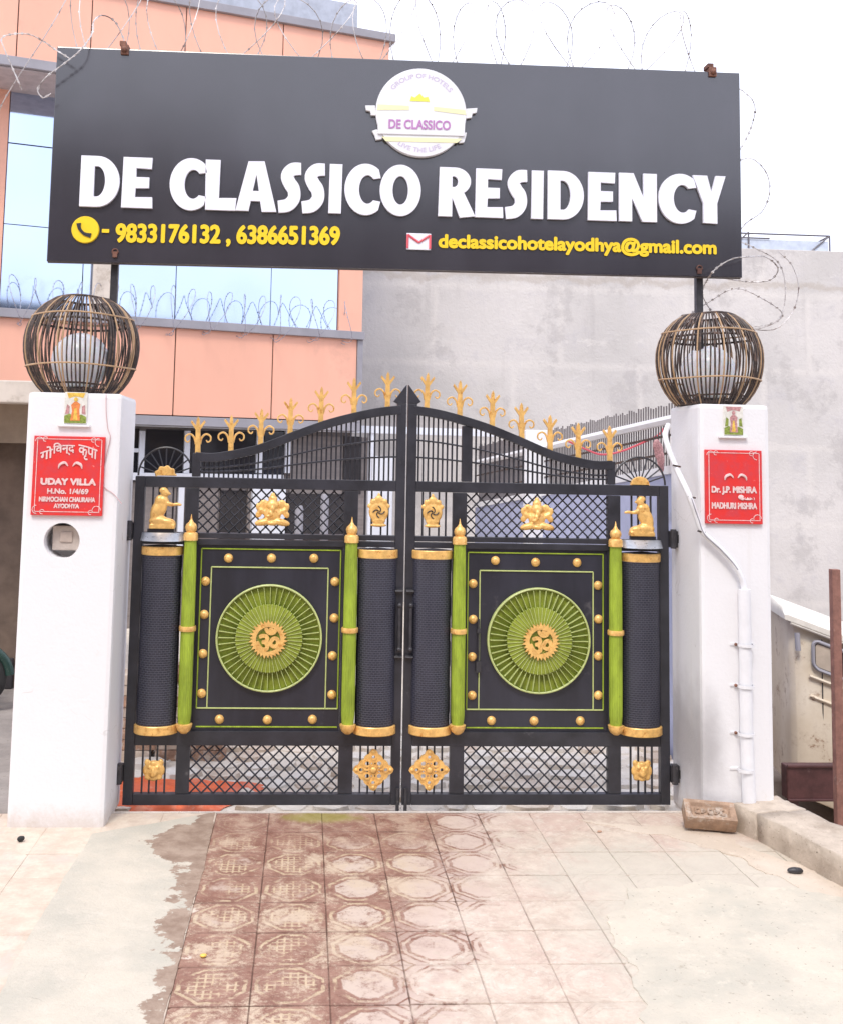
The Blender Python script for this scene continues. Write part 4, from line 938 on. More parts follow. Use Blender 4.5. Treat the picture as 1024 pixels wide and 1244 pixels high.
GANE = [(0, 0, .070, .045, .028, .045), (0, -.004, .122, .034, .028, .030), (-.046, .004, .124, .024, .010, .028), (.046, .004, .124, .024, .010, .028), (0, 0, .155, .024, .020, .020), (0, 0, .174, .013, .013, .018),
        (0, -.028, .100, .012, .012, .020), (-.008, -.034, .075, .010, .010, .018, -20), (-.022, -.036, .060, .012, .009, .008),
        (-.055, 0, .088, .030, .014, .014, 30), (.055, 0, .088, .030, .014, .014, -30), (-.076, -.004, .112, .010, .010, .022), (.076, -.004, .112, .010, .010, .022),
        (-.070, 0, .070, .016, .012, .022, 25), (.070, 0, .070, .016, .012, .022, -25),
        (-.046, -.008, .026, .046, .024, .020, -14), (.046, -.008, .026, .046, .024, .020, 14), (0, -.012, .022, .03, .024, .016)]
KAL = [(0, 0, .080, .052, .018, .062), (0, 0, .032, .036, .018, .026), (0, 0, .006, .044, .018, .010), (-.030, 0, .135, .016, .012, .018, -20), (.030, 0, .135, .016, .012, .018, 20), (0, 0, .145, .024, .014, .026),
       (-.046, 0, .112, .014, .010, .014), (.046, 0, .112, .014, .010, .014), (0, 0, .172, .008, .008, .014)]
LION = [(0, 0, .055, .045, .022, .045), (-.036, 0, .088, .016, .012, .018), (.036, 0, .088, .016, .012, .018), (0, -.018, .040, .022, .020, .020), (0, -.026, .052, .010, .014, .018), (-.020, -.014, .068, .012, .012, .010), (.020, -.014, .068, .012, .012, .010),
        (-.044, 0, .05, .014, .012, .026), (.044, 0, .05, .014, .012, .026), (-.03, 0, .018, .018, .012, .018), (.03, 0, .018, .018, .012, .018), (0, -.006, .012, .020, .016, .014), (0, -.012, .086, .02, .012, .012)]
MG = blob('deity_relief', GANE, GOLD, .0042); MK = blob('pot_relief', KAL, GOLD, .0042); ML_ = blob('lion_head', LION, GOLD, .004)
MP = {1: blob('kneeling_figure', PRAY, GOLD, .0042, PRAYBOX), -1: blob('kneeling_figure', PRAY, GOLD, .0042, PRAYBOX, -1)}
def diamond_mesh():
    R_ = .118; cs = [(0, R_), (R_, 0), (0, -R_), (-R_, 0)]; out = []
    for i in range(4):
        a, c = np.array(cs[i]), np.array(cs[(i+1) % 4]); nrm = (a+c)/np.linalg.norm(a+c)
        for k_ in range(12):
            t_ = k_/12; p = a+(c-a)*t_+nrm*(.007*abs(math.sin(t_*4*PI))-.004); out.append(tuple(p))
    holes = []
    for k_ in range(4):
        a = PI/4+k_*PI/2; holes.append(circ(.048*math.cos(a), .048*math.sin(a), .0125, 12)); a = k_*PI/2
        holes.append(circ(.070*math.cos(a), .070*math.sin(a), .0095, 10)); 
        for d_ in (-.30, .30): holes.append(circ(.036*math.cos(a+d_), .036*math.sin(a+d_), .0052, 8))
    vs_, f_ = curve_mesh([out]+holes, .006)
    m_ = MB(); m_.add([(v[0], v[1], v[2]) for v in vs_], f_)
    for k_ in range(4):
        a = PI/4+k_*PI/2; m_.tube([(.048*math.cos(a)+.017*math.cos(q), -.007, .048*math.sin(a)+.017*math.sin(q)) for q in np.linspace(0, 2*PI, 13)[:-1]], .005, 5, closed=True)
        a = k_*PI/2; m_.tube([(.070*math.cos(a)+.014*math.cos(q), -.007, .070*math.sin(a)+.014*math.sin(q)) for q in np.linspace(0, 2*PI, 11)[:-1]], .0045, 5, closed=True)
        m_.ball((.096*math.cos(a), -.006, .096*math.sin(a)), .012, 8, 6, (1, .7, 1))
        m_.tube([(.02*math.cos(a), -.007, .02*math.sin(a)), (.052*math.cos(a), -.007, .052*math.sin(a))], .006, 5)
    m_.ball((0, -.008, 0), .019, 10, 8, (1, .7, 1))
    m_.tube([(.024*math.cos(q), -.007, .024*math.sin(q)) for q in np.linspace(0, 2*PI, 13)[:-1]], .004, 5, closed=True)
    return m_.mesh('diamond_ornament', GOLD, smooth=60, merge=False)
DIAM = diamond_mesh()
OMV, OMF = text_raw('ॐ')
_mn, _mx = OMV.min(0), OMV.max(0); OMV = (OMV-(_mn+_mx)/2)/(_mx[1]-_mn[1])

ARCH = [(.335, 1.956), (.43, 1.952), (.531, 1.968), (.625, 1.988), (.718, 2.016), (.906, 2.092), (1.096, 2.163), (1.287, 2.215), (1.40, 2.238), (1.513, 2.252)]
AX = np.array([a[0] for a in ARCH]); AZ = np.array([a[1] for a in ARCH])
def archz(u): return float(np.interp(u, AX, AZ))
ap = smooth_path(ARCH, 5); AX = np.array([a[0] for a in ap]); AZ = np.array([a[1] for a in ap])

def gate_leaf(side, label):
    s = side                                   # +1 left leaf (u grows to +x), -1 right leaf
    X = (lambda u: -.97+u) if s > 0 else (lambda u: 2.13-u)
    t = thing('gate_leaf', label, 'gate', (X(0), 0, 0), 'two leaves of the ornamental double gate')
    D = .024
    def bar(name, u0, u1, z0, z1, y0=-D, y1=D, mat=BLACK, bev=.003, par=None):
        b = MB(); b.box(X(u0), X(u1), y0, y1, z0, z1); return b.build(name, mat, par or t, bevel=bev)
    # stiles and rails butted
    bar('stile', 0, .055, -.005, 1.813); bar('stile', 1.492, 1.545, -.005, 2.262)
    bar('stile', .287, .362, .056, 1.75, -D+.003, D-.003); bar('stile', 1.194, 1.275, .056, 1.75, -D+.003, D-.003)
    bar('rail', .056, 1.491, -.005, .054); bar('rail', .056, 1.491, .318, .398, -D+.001, D-.001)
    bar('rail', .056, 1.491, 1.43, 1.462, -D+.001, D-.001); bar('rail', .056, 1.491, 1.468, 1.498, -D-.003, D-.001); bar('rail', .056, 1.491, 1.752, 1.813)
    bar('stile', .318, .365, 1.815, archz(.34)-.005)
    if s < 0: bar('stile', 1.165, 1.225, 1.815, archz(1.19)-.05, -D+.004, D-.004)
    # half spear cap of the meeting stile
    b = MB(); xa, xb, xt = X(1.470), X(1.5455), X(1.5455)
    b.prism([(X(1.492), 2.262), (X(1.470), 2.275), (X(1.5449), 2.375), (X(1.5451), 2.262)], -D, D); b.build('spear_cap', BLACK, t, bevel=.003)
    # arch band
    b = MB(); pts = [(u, z) for u, z in ap]; lo = [(u, z-.052) for u, z in pts]
    poly = [(X(u), z) for u, z in pts]; polyl = [(X(u), z) for u, z in lo]
    n = len(poly); vs = [(x, -D-.002, z) for x, z in poly]+[(x, D+.002, z) for x, z in poly]+[(x, -D-.002, z) for x, z in polyl]+[(x, D+.002, z) for x, z in polyl]
    fs_ = []
    for i in range(n-1):
        fs_ += [(i, i+1, n+i+1, n+i), (2*n+i, 3*n+i, 3*n+i+1, 2*n+i+1), (i, 2*n+i, 2*n+i+1, i+1), (n+i, n+i+1, 3*n+i+1, 3*n+i)]
    fs_ += [(0, n, 3*n, 2*n), (n-1, 3*n-1, 4*n-1, 2*n-1)]
    b.add(vs, fs_); b.build('arch_rail', BLACK, t, bevel=.003)
    for fr_, off in ((.62, 0), (.36, 0)):
        b = MB(); us = np.linspace(.365, 1.492, 26); b.tube([(X(u), -.010, 1.813+(archz(u)-.052-1.813)*fr_) for u in us], .0055, 5); b.build('arch_rod', BLACK, t)
    nb = 40
    for i in range(nb):
        u = .385+(1.478-.385)*i/(nb-1)
        if s < 0 and 1.155 < u < 1.235: continue
        b = MB(); x = X(u); b.box(x-.0048, x+.0048, .0005, .0095, 1.812, archz(u)-.045); b.build('bar', BLACK, t)
    for u in (.345, .534, .703, .872, 1.048, 1.240, 1.435): inst(SPIKE, 'finial', (X(u), 0, archz(u)-.006), t, rot=(0, random.uniform(-.02, .02), 0))
    # small windows with bars
    for (u0, u1, z0, z1, us) in ((.056, .286, 1.499, 1.751, (.10, .135, .175, .215)), (.056, .286, .055, .317, (.10, .14, .18, .225)), (1.276, 1.491, 1.499, 1.751, (1.315, 1.355, 1.41, 1.45)), (1.276, 1.491, .055, .317, (1.318, 1.362, 1.405, 1.45))):
        for u in us:
            b = MB(); b.box(X(u)-.005, X(u)+.005, -.004, .006, z0, z1); b.build('bar', BLACK, t)
    # lattices
    def lattice(u0, u1, z0, z1, sp, r):
        h = z1-z0; k_ = 0
        for sg in (1, -1):
            c = u0-h if sg > 0 else u0
            while c < u1+(0 if sg > 0 else h):
                a = [c, z0] if sg > 0 else [c, z0]; e = [c+sg*h, z1]
                pts = [(c, z0), (c+sg*h, z1)]
                ua, ub = sorted((pts[0][0], pts[1][0])); 
                lo_, hi_ = max(u0, ua), min(u1, ub)
                if hi_-lo_ > .012:
                    f = lambda u: z0+(u-c)*sg
                    b = MB(); y = -.004 if sg > 0 else .004
                    b.tube([(X(lo_), y, f(lo_)), (X(hi_), y, f(hi_))], r, 4); b.build('lattice_bar', BLACK, t)
                c += sp
    lattice(.363, 1.193, 1.499, 1.751, .060, .0045)
    lattice(.363, 1.193, .055, .317, .066, .0045)
    # central sheet
    b = MB(); b.box(X(.363), X(1.193), -.006, .006, .399, 1.429); b.build('sheet_panel', SHEET, t)
    for (x0, x1, z0, z1) in ((.388, 1.182, .400, 1.408), (.447, 1.112, .520, 1.305)):
        b = MB(); r_ = .0042
        if x0 < .4:
            segs = [((x0, z1), (x1, z1)), ((x0, z0+.018), (x1, z0+.018)), ((x0, .520), (x0, z1)), ((x1, .520), (x1, z1))]
        else: segs = [((x0, z1), (x1, z1)), ((.388, z0), (1.182, z0)), ((x0, z0), (x0, z1)), ((x1, z0), (x1, z1))]
        for p0, p1 in segs: b.tube([(X(p0[0]), -.009, p0[1]), (X(p1[0]), -.009, p1[1])], r_, 5)
        b.build('green_beading', PALEGREEN if x0 > .4 else GREEN, t)
    for u, z in ((.541, 1.357), (.785, 1.359), (1.025, 1.361), (.416, 1.226), (.416, 1.036), (.416, .822), (.416, .600), (1.150, 1.230), (1.150, 1.028), (1.150, .812), (1.150, .596), (.520, .460), (.790, .459), (1.040, .459)):
        inst(BOSS, 'boss', (X(u)+random.uniform(-.003, .003), -.006, z+random.uniform(-.003, .003)), t)
    # rosette
    rc_ = (X(.768 if s < 0 else .785), -.006, .912)
    ro = bpy.data.objects.new('rosette', None); COL.objects.link(ro); ro.parent = t; ro.location = Vector(rc_)-wloc(t)
    b = MB(); b.lathe([(0, .006), (.29, .006), (.298, .0), (0, 0)], rc_, 64, axis='y'); b.build('backing_disc', GREEND, ro, smooth=30)
    b = MB(); b.lathe([(.060, .045), (.188, .036), (.190, .008), (.06, .010)], rc_, 48, axis='y'); b.build('inner_cone', GREEND, ro)
    b = MB(); b.tube([(rc_[0]+.295*math.cos(q), rc_[1]-.022, rc_[2]+.295*math.sin(q)) for q in np.linspace(0, 2*PI, 73)[:-1]], .006, 6, closed=True)
    b.lathe([(.292, 0), (.295, .022), (.299, .022), (.300, 0)], rc_, 72, axis='y'); b.build('rim', PALEGREEN, ro, smooth=50)
    for k_ in range(48):
        a = 2*PI*k_/48
        inst(RAY, 'ray', rc_, ro, rot=(0, a, 0)); inst(RAY2, 'inner_ray', rc_, ro, rot=(0, a+PI/48, 0))
    # gilded syllable disc with flame edge
    om = bpy.data.objects.new('flame_disc', None); COL.objects.link(om); om.parent = t; om.location = Vector((rc_[0], -.054, rc_[2]))-wloc(t)
    oc_ = (rc_[0]-.003*s, 0, rc_[2])
    pl = []
    for k_ in range(30):
        a = 2*PI*k_/30; pl.append((.088*math.cos(a), .088*math.sin(a))); a2 = a+PI/30; r2 = .110 if k_ % 2 else .104; pl.append((r2*math.cos(a2+.03), r2*math.sin(a2+.03)))
    vs_, f_ = curve_mesh([pl, circ(0, 0, .068, 40)], .005)
    b = MB(); b.add([(v[0]+oc_[0], v[1]-.062, v[2]+oc_[2]) for v in vs_], f_); b.build('flame_ring', GOLD, om)
    b = MB(); b.lathe([(0, .047), (.070, .047), (.070, .040), (0, .040)], (oc_[0], -.006, oc_[2]), 32, axis='y'); b.build('disc_backing', GREEND, om)
    b = MB()
    for i, (dx_, dz_) in enumerate([(0, 0)]+[(math.cos(a), math.sin(a)) for a in np.linspace(0, 2*PI, 9)[:-1]]):
        b.add([(oc_[0]+v[0]*.122+dx_*.0055-.002, -.064-i*.0002, oc_[2]+v[1]*.125+dz_*.0055) for v in OMV], OMF)
    b.build('om_symbol', GOLD, om, merge=False, recalc=False)
    # green columns
    for u in (.329, 1.240):
        x = X(u)
        inst(COLM, 'column', (x, -.062, 0), t); inst(FINIAL, 'column_finial', (x, -.062, 0), t); inst(BAND, 'column_band', (x, -.062, 0), t); inst(FOOT, 'column_foot', (x, -.062, 0), t)
    # half round drums with fluted perforated face
    for k_, (uc, r_, cap) in enumerate(((.168, .112, True), (1.392, .112, False))):
        x = X(uc); y0 = -.014; seg = 44
        b = MB(); prof = []
        vs_ = []
        for z in np.linspace(.437, 1.370, 48):
            for j in range(seg+1):
                a = PI+PI*j/seg; rr_ = r_*(1-.018*(j % 2))*(1-.010*(int(round(z*1000)) % 2)); vs_.append((x+rr_*math.cos(a), y0+rr_*math.sin(a)*.72, z))
        n = seg+1; b.add(vs_, [(i*n+j, i*n+j+1, (i+1)*n+j+1, (i+1)*n+j) for i in range(47) for j in range(seg)])
        b.build('drum_face', MESHB, t, smooth=50)
        for z0, z1, rr_ in ((1.371, 1.420, r_+.006), (.388, .437, r_+.010)):
            b = MB(); pr = [(rr_*.72, z0), (rr_-.004, z0), (rr_, z0+.004), (rr_, z1-.004), (rr_-.004, z1), (rr_*.72, z1)]; vs_ = []
            for q_, z in pr:
                for j in range(25):
                    a = PI+PI*j/24; vs_.append((x+q_*math.cos(a), y0+q_*math.sin(a)*.74, z))
            fs_ = [(i*25+j, i*25+j+1, ((i+1) % 6)*25+j+1, ((i+1) % 6)*25+j) for i in range(6) for j in range(24)]
            fs_ += [tuple(i*25 for i in range(6)), tuple(i*25+24 for i in range(5, -1, -1))]
            b.add(vs_, fs_); b.build('gold_band', GOLD, t, smooth=35)
        b = MB(); vs_ = [(x, y0-.03, 1.432)]+[(x+(r_)*math.cos(PI+PI*j/24), y0+r_*math.sin(PI+PI*j/24)*.72, 1.421) for j in range(25)]
        b.add(vs_, [(0, j+1, j+2) for j in range(24)]); b.build('drum_lid', BLACK, t, smooth=40)
        b = MB(); vs_ = [(x, y0-.01, .387)]+[(x+(r_)*math.cos(PI+PI*j/24), y0+r_*math.sin(PI+PI*j/24)*.72, .387) for j in range(25)]
        b.add(vs_, [(0, j+1, j+2) for j in range(24)]); b.build('drum_base', BLACK, t)
        if cap:       # shiny sloped hood over the outer drum
            b = MB(); vs_ = [(x+.125*math.cos(PI+PI*j/24), y0-.018+.125*math.sin(PI+PI*j/24)*.78, 1.452+.0*j) for j in range(25)]+[(x+.118*math.cos(PI+PI*j/24), y0-.016+.030*math.sin(PI+PI*j/24), 1.497) for j in range(25)]
            b.add(vs_, [(j, j+1, 25+j+1, 25+j) for j in range(24)]); b.build('drum_hood', HOOD, t, smooth=60)
    # fan crest
    uc = .167; x = X(uc); z0 = 1.816
    b = MB(); b.tube([(x+.155*math.cos(q), 0, z0+.163*math.sin(q)) for q in np.linspace(0, PI, 25)], .0058, 6); b.build('fan_arch', BLACK, t)
    for k_ in range(1, 10):
        a = PI*k_/10; b = MB(); b.tube([(x+.05*math.cos(a), 0, z0+.05*math.sin(a)), (x+.153*math.cos(a), 0, z0+.161*math.sin(a))], .0042, 4); b.build('fan_spoke', BLACK, t)
    pl = [(-.062, 0)]+([(.060*math.cos(a)*(1+.08*math.cos(a*9)), .056*math.sin(a)*(1+.08*math.cos(a*9))) for a in np.linspace(PI, 0, 28)] if s > 0 else [(.055*math.cos(a), .048*math.sin(a)) for a in np.linspace(PI, 0, 20)])+[(.062, 0)]
    b = MB(); b.prism([(p_[0], p_[1]+.001) for p_ in pl], -.022, .006, (x, z0)); b.build('half_sun', GOLD, t, bevel=.005)
    # cast figures
    inst(MP[s], 'kneeling_figure', (X(.155), -.022, 1.518), t, scale=(1.15, 1, 1.06))
    b = MB(); b.box(X(.155)-.075, X(.155)+.075, -.036, -.004, 1.498, 1.517); b.build('figure_bracket', BLACK, t)
    inst(MG, 'deity_relief', (X(.785), -.026, 1.538), t, scale=(1.12, 1, 1.02)); inst(MK, 'pot_relief', (X(1.394), -.020, 1.550), t, scale=(1.12, 1, 1.04))
    xk = X(1.394); zk = 1.555+.078
    sw = MB()
    for k_ in range(4):
        a0 = k_*PI/2; pts = [(xk+.034*f_*math.cos(a0+f_*1.7), -.0405+.003*f_, zk+.034*f_*math.sin(a0+f_*1.7)) for f_ in np.linspace(.1, 1, 8)]
        sw.tube(pts, .0032, 4)
    sw.build('swirl_inlay', BLACK, t)
    inst(ML_, 'lion_head', (X(.166), -.018, .128), t, scale=(1.05, 1, 1.1)); inst(DIAM, 'diamond_ornament', (X(1.392), -.020, .188), t)
    # eyes of the lion
    # handle, bolts, hinges
    xh = X(1.522 if s > 0 else 1.515)
    b = MB(); b.tube([(xh, -.06, .87), (xh, -.06, 1.10)], .010, 8); b.tube([(xh, -.02, .865), (xh, -.062, .865)], .009, 8); b.tube([(xh, -.02, 1.105), (xh, -.062, 1.105)], .009, 8)
    b.ball((xh, -.062, .862), .015, 8, 6); b.ball((xh, -.062, 1.108), .015, 8, 6); b.build('handle', BLACK2, t, smooth=50, merge=False)
    for z in (1.185, .815):
        b = MB(); b.box(X(1.50), X(1.541), -.044, -.025, z-.012, z+.012); b.tube([(X(1.495), -.046, z), (X(1.542), -.046, z)], .007, 6); b.build('bolt_plate', BLACK2, t, bevel=.002)
    b = MB(); b.tube([(X(1.530 if s > 0 else 1.525), -.034, -.062), (X(1.530 if s > 0 else 1.525), -.034, .09)], .010, 8); b.build('drop_bolt', BLACK2, t)
    for z in (1.50, .165):
        b = MB(); b.box(X(-.002), X(-.075), -.035, .02, z-.045, z+.05); b.lathe([(0, -.05), (.018, -.05), (.018, .062), (0, .062)], (X(-.020), -.045, z), 10)
        b.box(X(-.05), X(-.095), -.05, -.02, z-.02, z+.03); b.build('hinge', BLACK2, t, bevel=.004, merge=False)
    if s < 0:
        b = MB(); x = X(1.118); b.tube([(x, -.022, .76), (x, -.022, 1.03)], .006, 6); b.box(x-.014, x+.014, -.03, -.006, .73, .79); b.box(x-.01, x+.01, -.03, -.006, .95, .975); b.build('slide_bolt', BLACK2, t)
        b = MB(); b.add([(X(1.365), -.0985, .52), (X(1.362), -.0985, .90), (X(1.360), -.0985, .90), (X(1.358), -.0985, .52)], [(0, 1, 2, 3)])
    return t
HOOD = paint('bare_shiny_sheet', (.46, .49, .55), .3, metal=.5, var=.2, scale=12)
BLACK2 = paint('worn_black_iron', (.045, .043, .048), .45, metal=.2, var=.3, scale=18, dirt=(.16, .14, .13), dscale=30, damt=.42)
gate_leaf(1, 'left leaf of the black, green and gold ornamental iron gate')
gate_leaf(-1, 'right leaf of the black, green and gold ornamental iron gate, with slide bolt')

# ================================================================ cage lamps
def lamp(cx, cy, label, kpil):
    Y = -.13; c = P(cx, cy, Y)
    ptop = ltop if kpil == 0 else rtop
    top = P(cx, 364 if kpil == 0 else 384, Y).z; R_ = .314 if kpil == 0 else .300
    zb = ptop+.004; zm = zb+(top-zb)*.52; h1 = top-zm; h0 = zm-zb
    t = thing('cage_lamp', label, 'lamp', (c.x, Y, zb), 'round cane cage lamps on the gate pillars')
    prof = []
    for k_ in range(15):
        f_ = k_/14; z = zb+(top-zb)*f_; v = (z-zm)/(h1 if z > zm else h0); lim = .50 if z > zm else .62
        r_ = R_*math.sqrt(max(0, 1-(1-lim**2)*abs(v)**2.1)); prof.append((r_, z))
    nr = 78
    for i in range(nr):
        a = 2*PI*i/nr+random.uniform(-.02, .02); tan = i % 6 == 3 or random.random() < .10; b = MB()
        js = random.uniform(-.015, .015)
        b.tube([(c.x+r_*math.cos(a+js*math.sin(z*9)), Y+r_*math.sin(a+js*math.sin(z*9)), z) for r_, z in prof], .0046 if tan else random.choice((.0042, .0048, .0056)), 5)
        b.build('cage_rib', CANET if tan else CANE, t, smooth=60)
    def hoop(z, r, mat, rad, name='cage_hoop'):
        b = MB(); b.tube([(c.x+r*math.cos(q), Y+r*math.sin(q), z+.004*math.sin(3*q)) for q in np.linspace(0, 2*PI, 49)[:-1]], rad, 6, closed=True); b.build(name, mat, t, smooth=60)
    rat = lambda z: float(np.interp(z, [p_[1] for p_ in prof], [p_[0] for p_ in prof]))
    z_u = zb+(top-zb)*.80; z_l = zb+(top-zb)*.28
    hoop(z_u, rat(z_u)+.006, CANET, .0050); hoop(z_l, rat(z_l)+.006, CANET, .0050); hoop(z_u-.03, rat(z_u-.03)-.012, CANE, .007); hoop(top, rat(top), CANE, .007); hoop(zb+.008, rat(zb)-.002, CANE, .010)
    hoop(zb+.05, rat(zb+.05)-.008, CANE, .006)
    b = MB(); gr = .160; b.ball((c.x-.005, Y, zb+gr+.03), gr, 28, 20); b.build('globe', OPAL, t, smooth=80)
    b = MB(); b.lathe([(0, .004), (.075, .004), (.075, .03), (.05, .045), (0, .045)], (c.x, Y, zb), 20); b.build('lamp_base', CANE, t, smooth=40)
lamp(100, 420, 'round dark cane cage lamp with white globe on the left pillar', 0)
lamp(861, 437, 'round dark cane cage lamp with white globe on the right pillar', 1)

# ================================================================ signboard
SY = -.25
sg = thing('sign_board', 'long black hotel signboard with white lettering on two posts above the gate', 'sign', (.5, SY, 3.0))
c0, c1, c2, c3 = P(69, 56, SY), P(57, 317, SY), P(897, 88, SY), P(903, 337, SY)
sx0 = (c0.x+c1.x)/2; sx1 = (c2.x+c3.x)/2
zt0, zt1, zb0, zb1 = c0.z, c2.z, c1.z, c3.z
b = MB(); b.hexa([(sx0, SY, zb0), (sx1, SY, zb1), (sx1, SY+.06, zb1), (sx0, SY+.06, zb0)], [(sx0, SY, zt0), (sx1, SY, zt1), (sx1, SY+.06, zt1), (sx0, SY+.06, zt0)])
b.build('panel', ACRYL, sg, bevel=.004)
b = MB()   # thin aluminium edge
e = .006
for (xa, za, xb, zb_) in ((sx0, zb0, sx1, zb1), (sx0, zt0, sx1, zt1)): b.tube([(xa, SY+.03, za), (xb, SY+.03, zb_)], .0045, 4)
b.build('edge_trim', paint('sign_edge', (.16, .14, .14), .5), sg)
for x_, yb in ((143, 318), (843, 338)):
    v = P(x_, yb, -.10); rt_ = ltop if x_ < 500 else rtop
    b = MB(); b.box(v.x-.020, v.x+.020, SY+.062, SY+.102, rt_, 4.1); b.build('post', BLACK2, sg, bevel=.003)
    b = MB(); vv = P(x_-3 if x_ < 500 else x_+6, yb-8, SY); b.box(vv.x-.012, vv.x+.012, SY-.012, SY-.001, vv.z-.012, vv.z+.02); b.tube([(vv.x+.016*math.cos(q), SY-.008, vv.z+.02+.016*math.sin(q)) for q in np.linspace(0, 2*PI, 12)[:-1]], .0035, 4, closed=True); b.build('lower_clip', RUST, sg)
for x_, y_ in ((152, 59), (865, 86)):
    v = P(x_, y_, SY); b = MB(); b.box(v.x-.022, v.x+.022, SY-.014, SY+.08, v.z-.035, v.z+.022); b.ball((v.x, SY-.018, v.z-.008), .017, 10, 8); b.box(v.x-.03, v.x+.006, SY-.01, SY+.06, v.z+.02, v.z+.045); b.build('rusty_clip', RUST, sg, bevel=.003, merge=False)
GL = {
 'D': (.77, [[(0, 0), (0, 1)]+ell(.33, .5, .44, .5, 90, -90), [(.27, .2)]+[(.27, .8)]+ell(.32, .5, .165, .30, 90, -90)]),
 'E': (.60, [[(0, 0), (0.01, 1), (.58, 1), (.57, .78), (.27, .79), (.27, .61), (.53, .61), (.53, .40), (.27, .39), (.26, .21), (.60, .22), (.61, 0)]]),
 'C': (.70, [ell(.42, .5, .42, .52, 52, 308, 30)+[(.72, .26)]+ell(.46, .5, .17, .29, -48, -312, 24)+[(.72, .74)]]),
 'L': (.62, [[(.02, 0), (0, 1), (.29, 1), (.28, .24), (.62, .25), (.60, 0)]]),
 'A': (.82, [[(0, 0), (.24, .99), (.57, 1), (.84, 0), (.54, -.01), (.50, .20), (.31, .20), (.27, 0)], [(.345, .40), (.47, .40), (.41, .73)]]),
 'S': (.50, [stroke(smooth_path([(.50, .88), (.30, .86), (.185, .73), (.25, .58), (.34, .46), (.35, .28), (.22, .14), (.0, .10)], 6), .24, .29)]),
 'I': (.26, [[(0, 0), (0.01, 1), (.27, 1), (.26, 0)]]),
 'O': (.82, [circ(.41, .5, .41, 40, .52), circ(.41, .5, .155, 28, .29)]),
 'R': (.68, [[(0, 0), (0.02, 1)]+ell(.32, .72, .31, .28, 90, -55, 16)+[(.72, 0.02), (.42, -.02), (.27, .38), (.27, 0)], [(.27, .60), (.27, .82)]+ell(.30, .71, .08, .11, 90, -90, 10)]),
 'N': (.72, [[(0, 0), (0, 1), (.28, 1), (.47, .50), (.47, 1), (.73, 1), (.73, 0), (.45, 0), (.25, .48), (.25, 0)]]),
 'Y': (.62, [[(.0, 1), (.28, 1), (.36, .66), (.45, 1), (.64, 1), (.47, .42), (.47, 0), (.20, 0.01), (.20, .42)]]),
}
FONTX = [('D', 96, 144), ('E', 147, 185), ('C', 205, 250), ('L', 248, 287), ('A', 286, 336), ('S', 337, 365), ('S', 366, 394), ('I', 399, 415), ('C', 418, 462), ('O', 461, 511),
         ('R', 532, 577), ('E', 577, 611), ('S', 613, 640), ('I', 645, 660), ('D', 665, 709), ('E', 714, 749), ('N', 752, 798), ('C', 800, 846), ('Y', 842, 882)]
for ch_, xa, xb in FONTX:
    w_, polys = GL[ch_]; xm = (xa+xb)/2; yt = 189+(xm-96)*.0322; yb = 250+(xm-96)*.0275
    pa, pb = P(xa, yb, SY-.02), P(xb, yb, SY-.02); ptop = P(xm, yt, SY-.02)
    allx = [p_[0] for p_ in polys[0]]; allz = [p_[1] for p_ in polys[0]]; x0_, x1_ = min(allx), max(allx); z0_, z1_ = min(allz), max(allz)
    W = pb.x-pa.x; H = ptop.z-pa.z
    vs_, f_ = curve_mesh([[((x-x0_)/(x1_-x0_)*W, (z-0)*H) for x, z in pl] for pl in polys], .009)
    b = MB(); b.add([(pa.x+v[0], SY-.0105+v[1], (pa.z+pb.z)/2+v[2]) for v in vs_], f_); b.build('letter', LETTER, sg, merge=False, bevel=0)
def line(txt, xa, xb, yt, yb, mat, bold, name, skew=0.):
    xm = (xa+xb)/2; a = P(xa, yb, SY); c = P(xb, yb+skew, SY); tp = P(xa, yt, SY); sl_ = (c.z-a.z)/(c.x-a.x)
    mb = text_mb(txt, a.x, c.x, a.z, tp.z, SY-.006, bold, lambda x, z: (x, z+(x-a.x)*sl_)); return mb.build(name, mat, sg, merge=False, recalc=False)
line('-', 124, 133, 278, 282.5, YELLOW, .0012, 'lettering', .3)
line('9833176132 , 6386651369', 140, 413, 271, 298, YELLOW, .0058, 'phone_number_lettering', 3.3)
line('declassicohotelayodhya@gmail.com', 532, 870, 283, 306, YELLOW, .0050, 'email_lettering', 8)
# phone roundel
pc = P(104, 279, SY); b = MB(); b.lathe([(0, .012), (.074, .012), (.077, .006), (.077, 0), (0, 0)], (pc.x, SY, pc.z), 40, axis='y'); b.build('phone_roundel', YELLOW, sg, smooth=30)
b = MB(); hp = smooth_path([(-.036, .034), (-.030, .004), (-.004, -.024), (.034, -.034)], 6)
vs_, f_ = curve_mesh([stroke(hp, .026, .016)], .002); b.add([(pc.x+v[0], SY-.015+v[1], pc.z+v[2]) for v in vs_], f_); b.build('handset', BLACK, sg, merge=False)
# envelope
ea, eb = P(494, 283, SY), P(523, 304, SY); cx_, cz_ = (ea.x+eb.x)/2, (ea.z+eb.z)/2; W, H = eb.x-ea.x, ea.z-eb.z
b = MB(); b.box(ea.x, eb.x, SY-.010, SY, eb.z, ea.z); b.build('envelope', LETTER, sg, bevel=.003)
for nm, pts in (('envelope_mark', [(-.46, -.42), (-.46, .40), (0, -.06), (.46, .40), (.46, -.42)]),):
    b = MB()
    for p0, p1 in zip(pts[:-1], pts[1:]): b.tube([(cx_+p0[0]*W, SY-.011, cz_+p0[1]*H), (cx_+p1[0]*W, SY-.011, cz_+p1[1]*H)], .007, 6)
    b.build(nm, REDM, sg, merge=False)
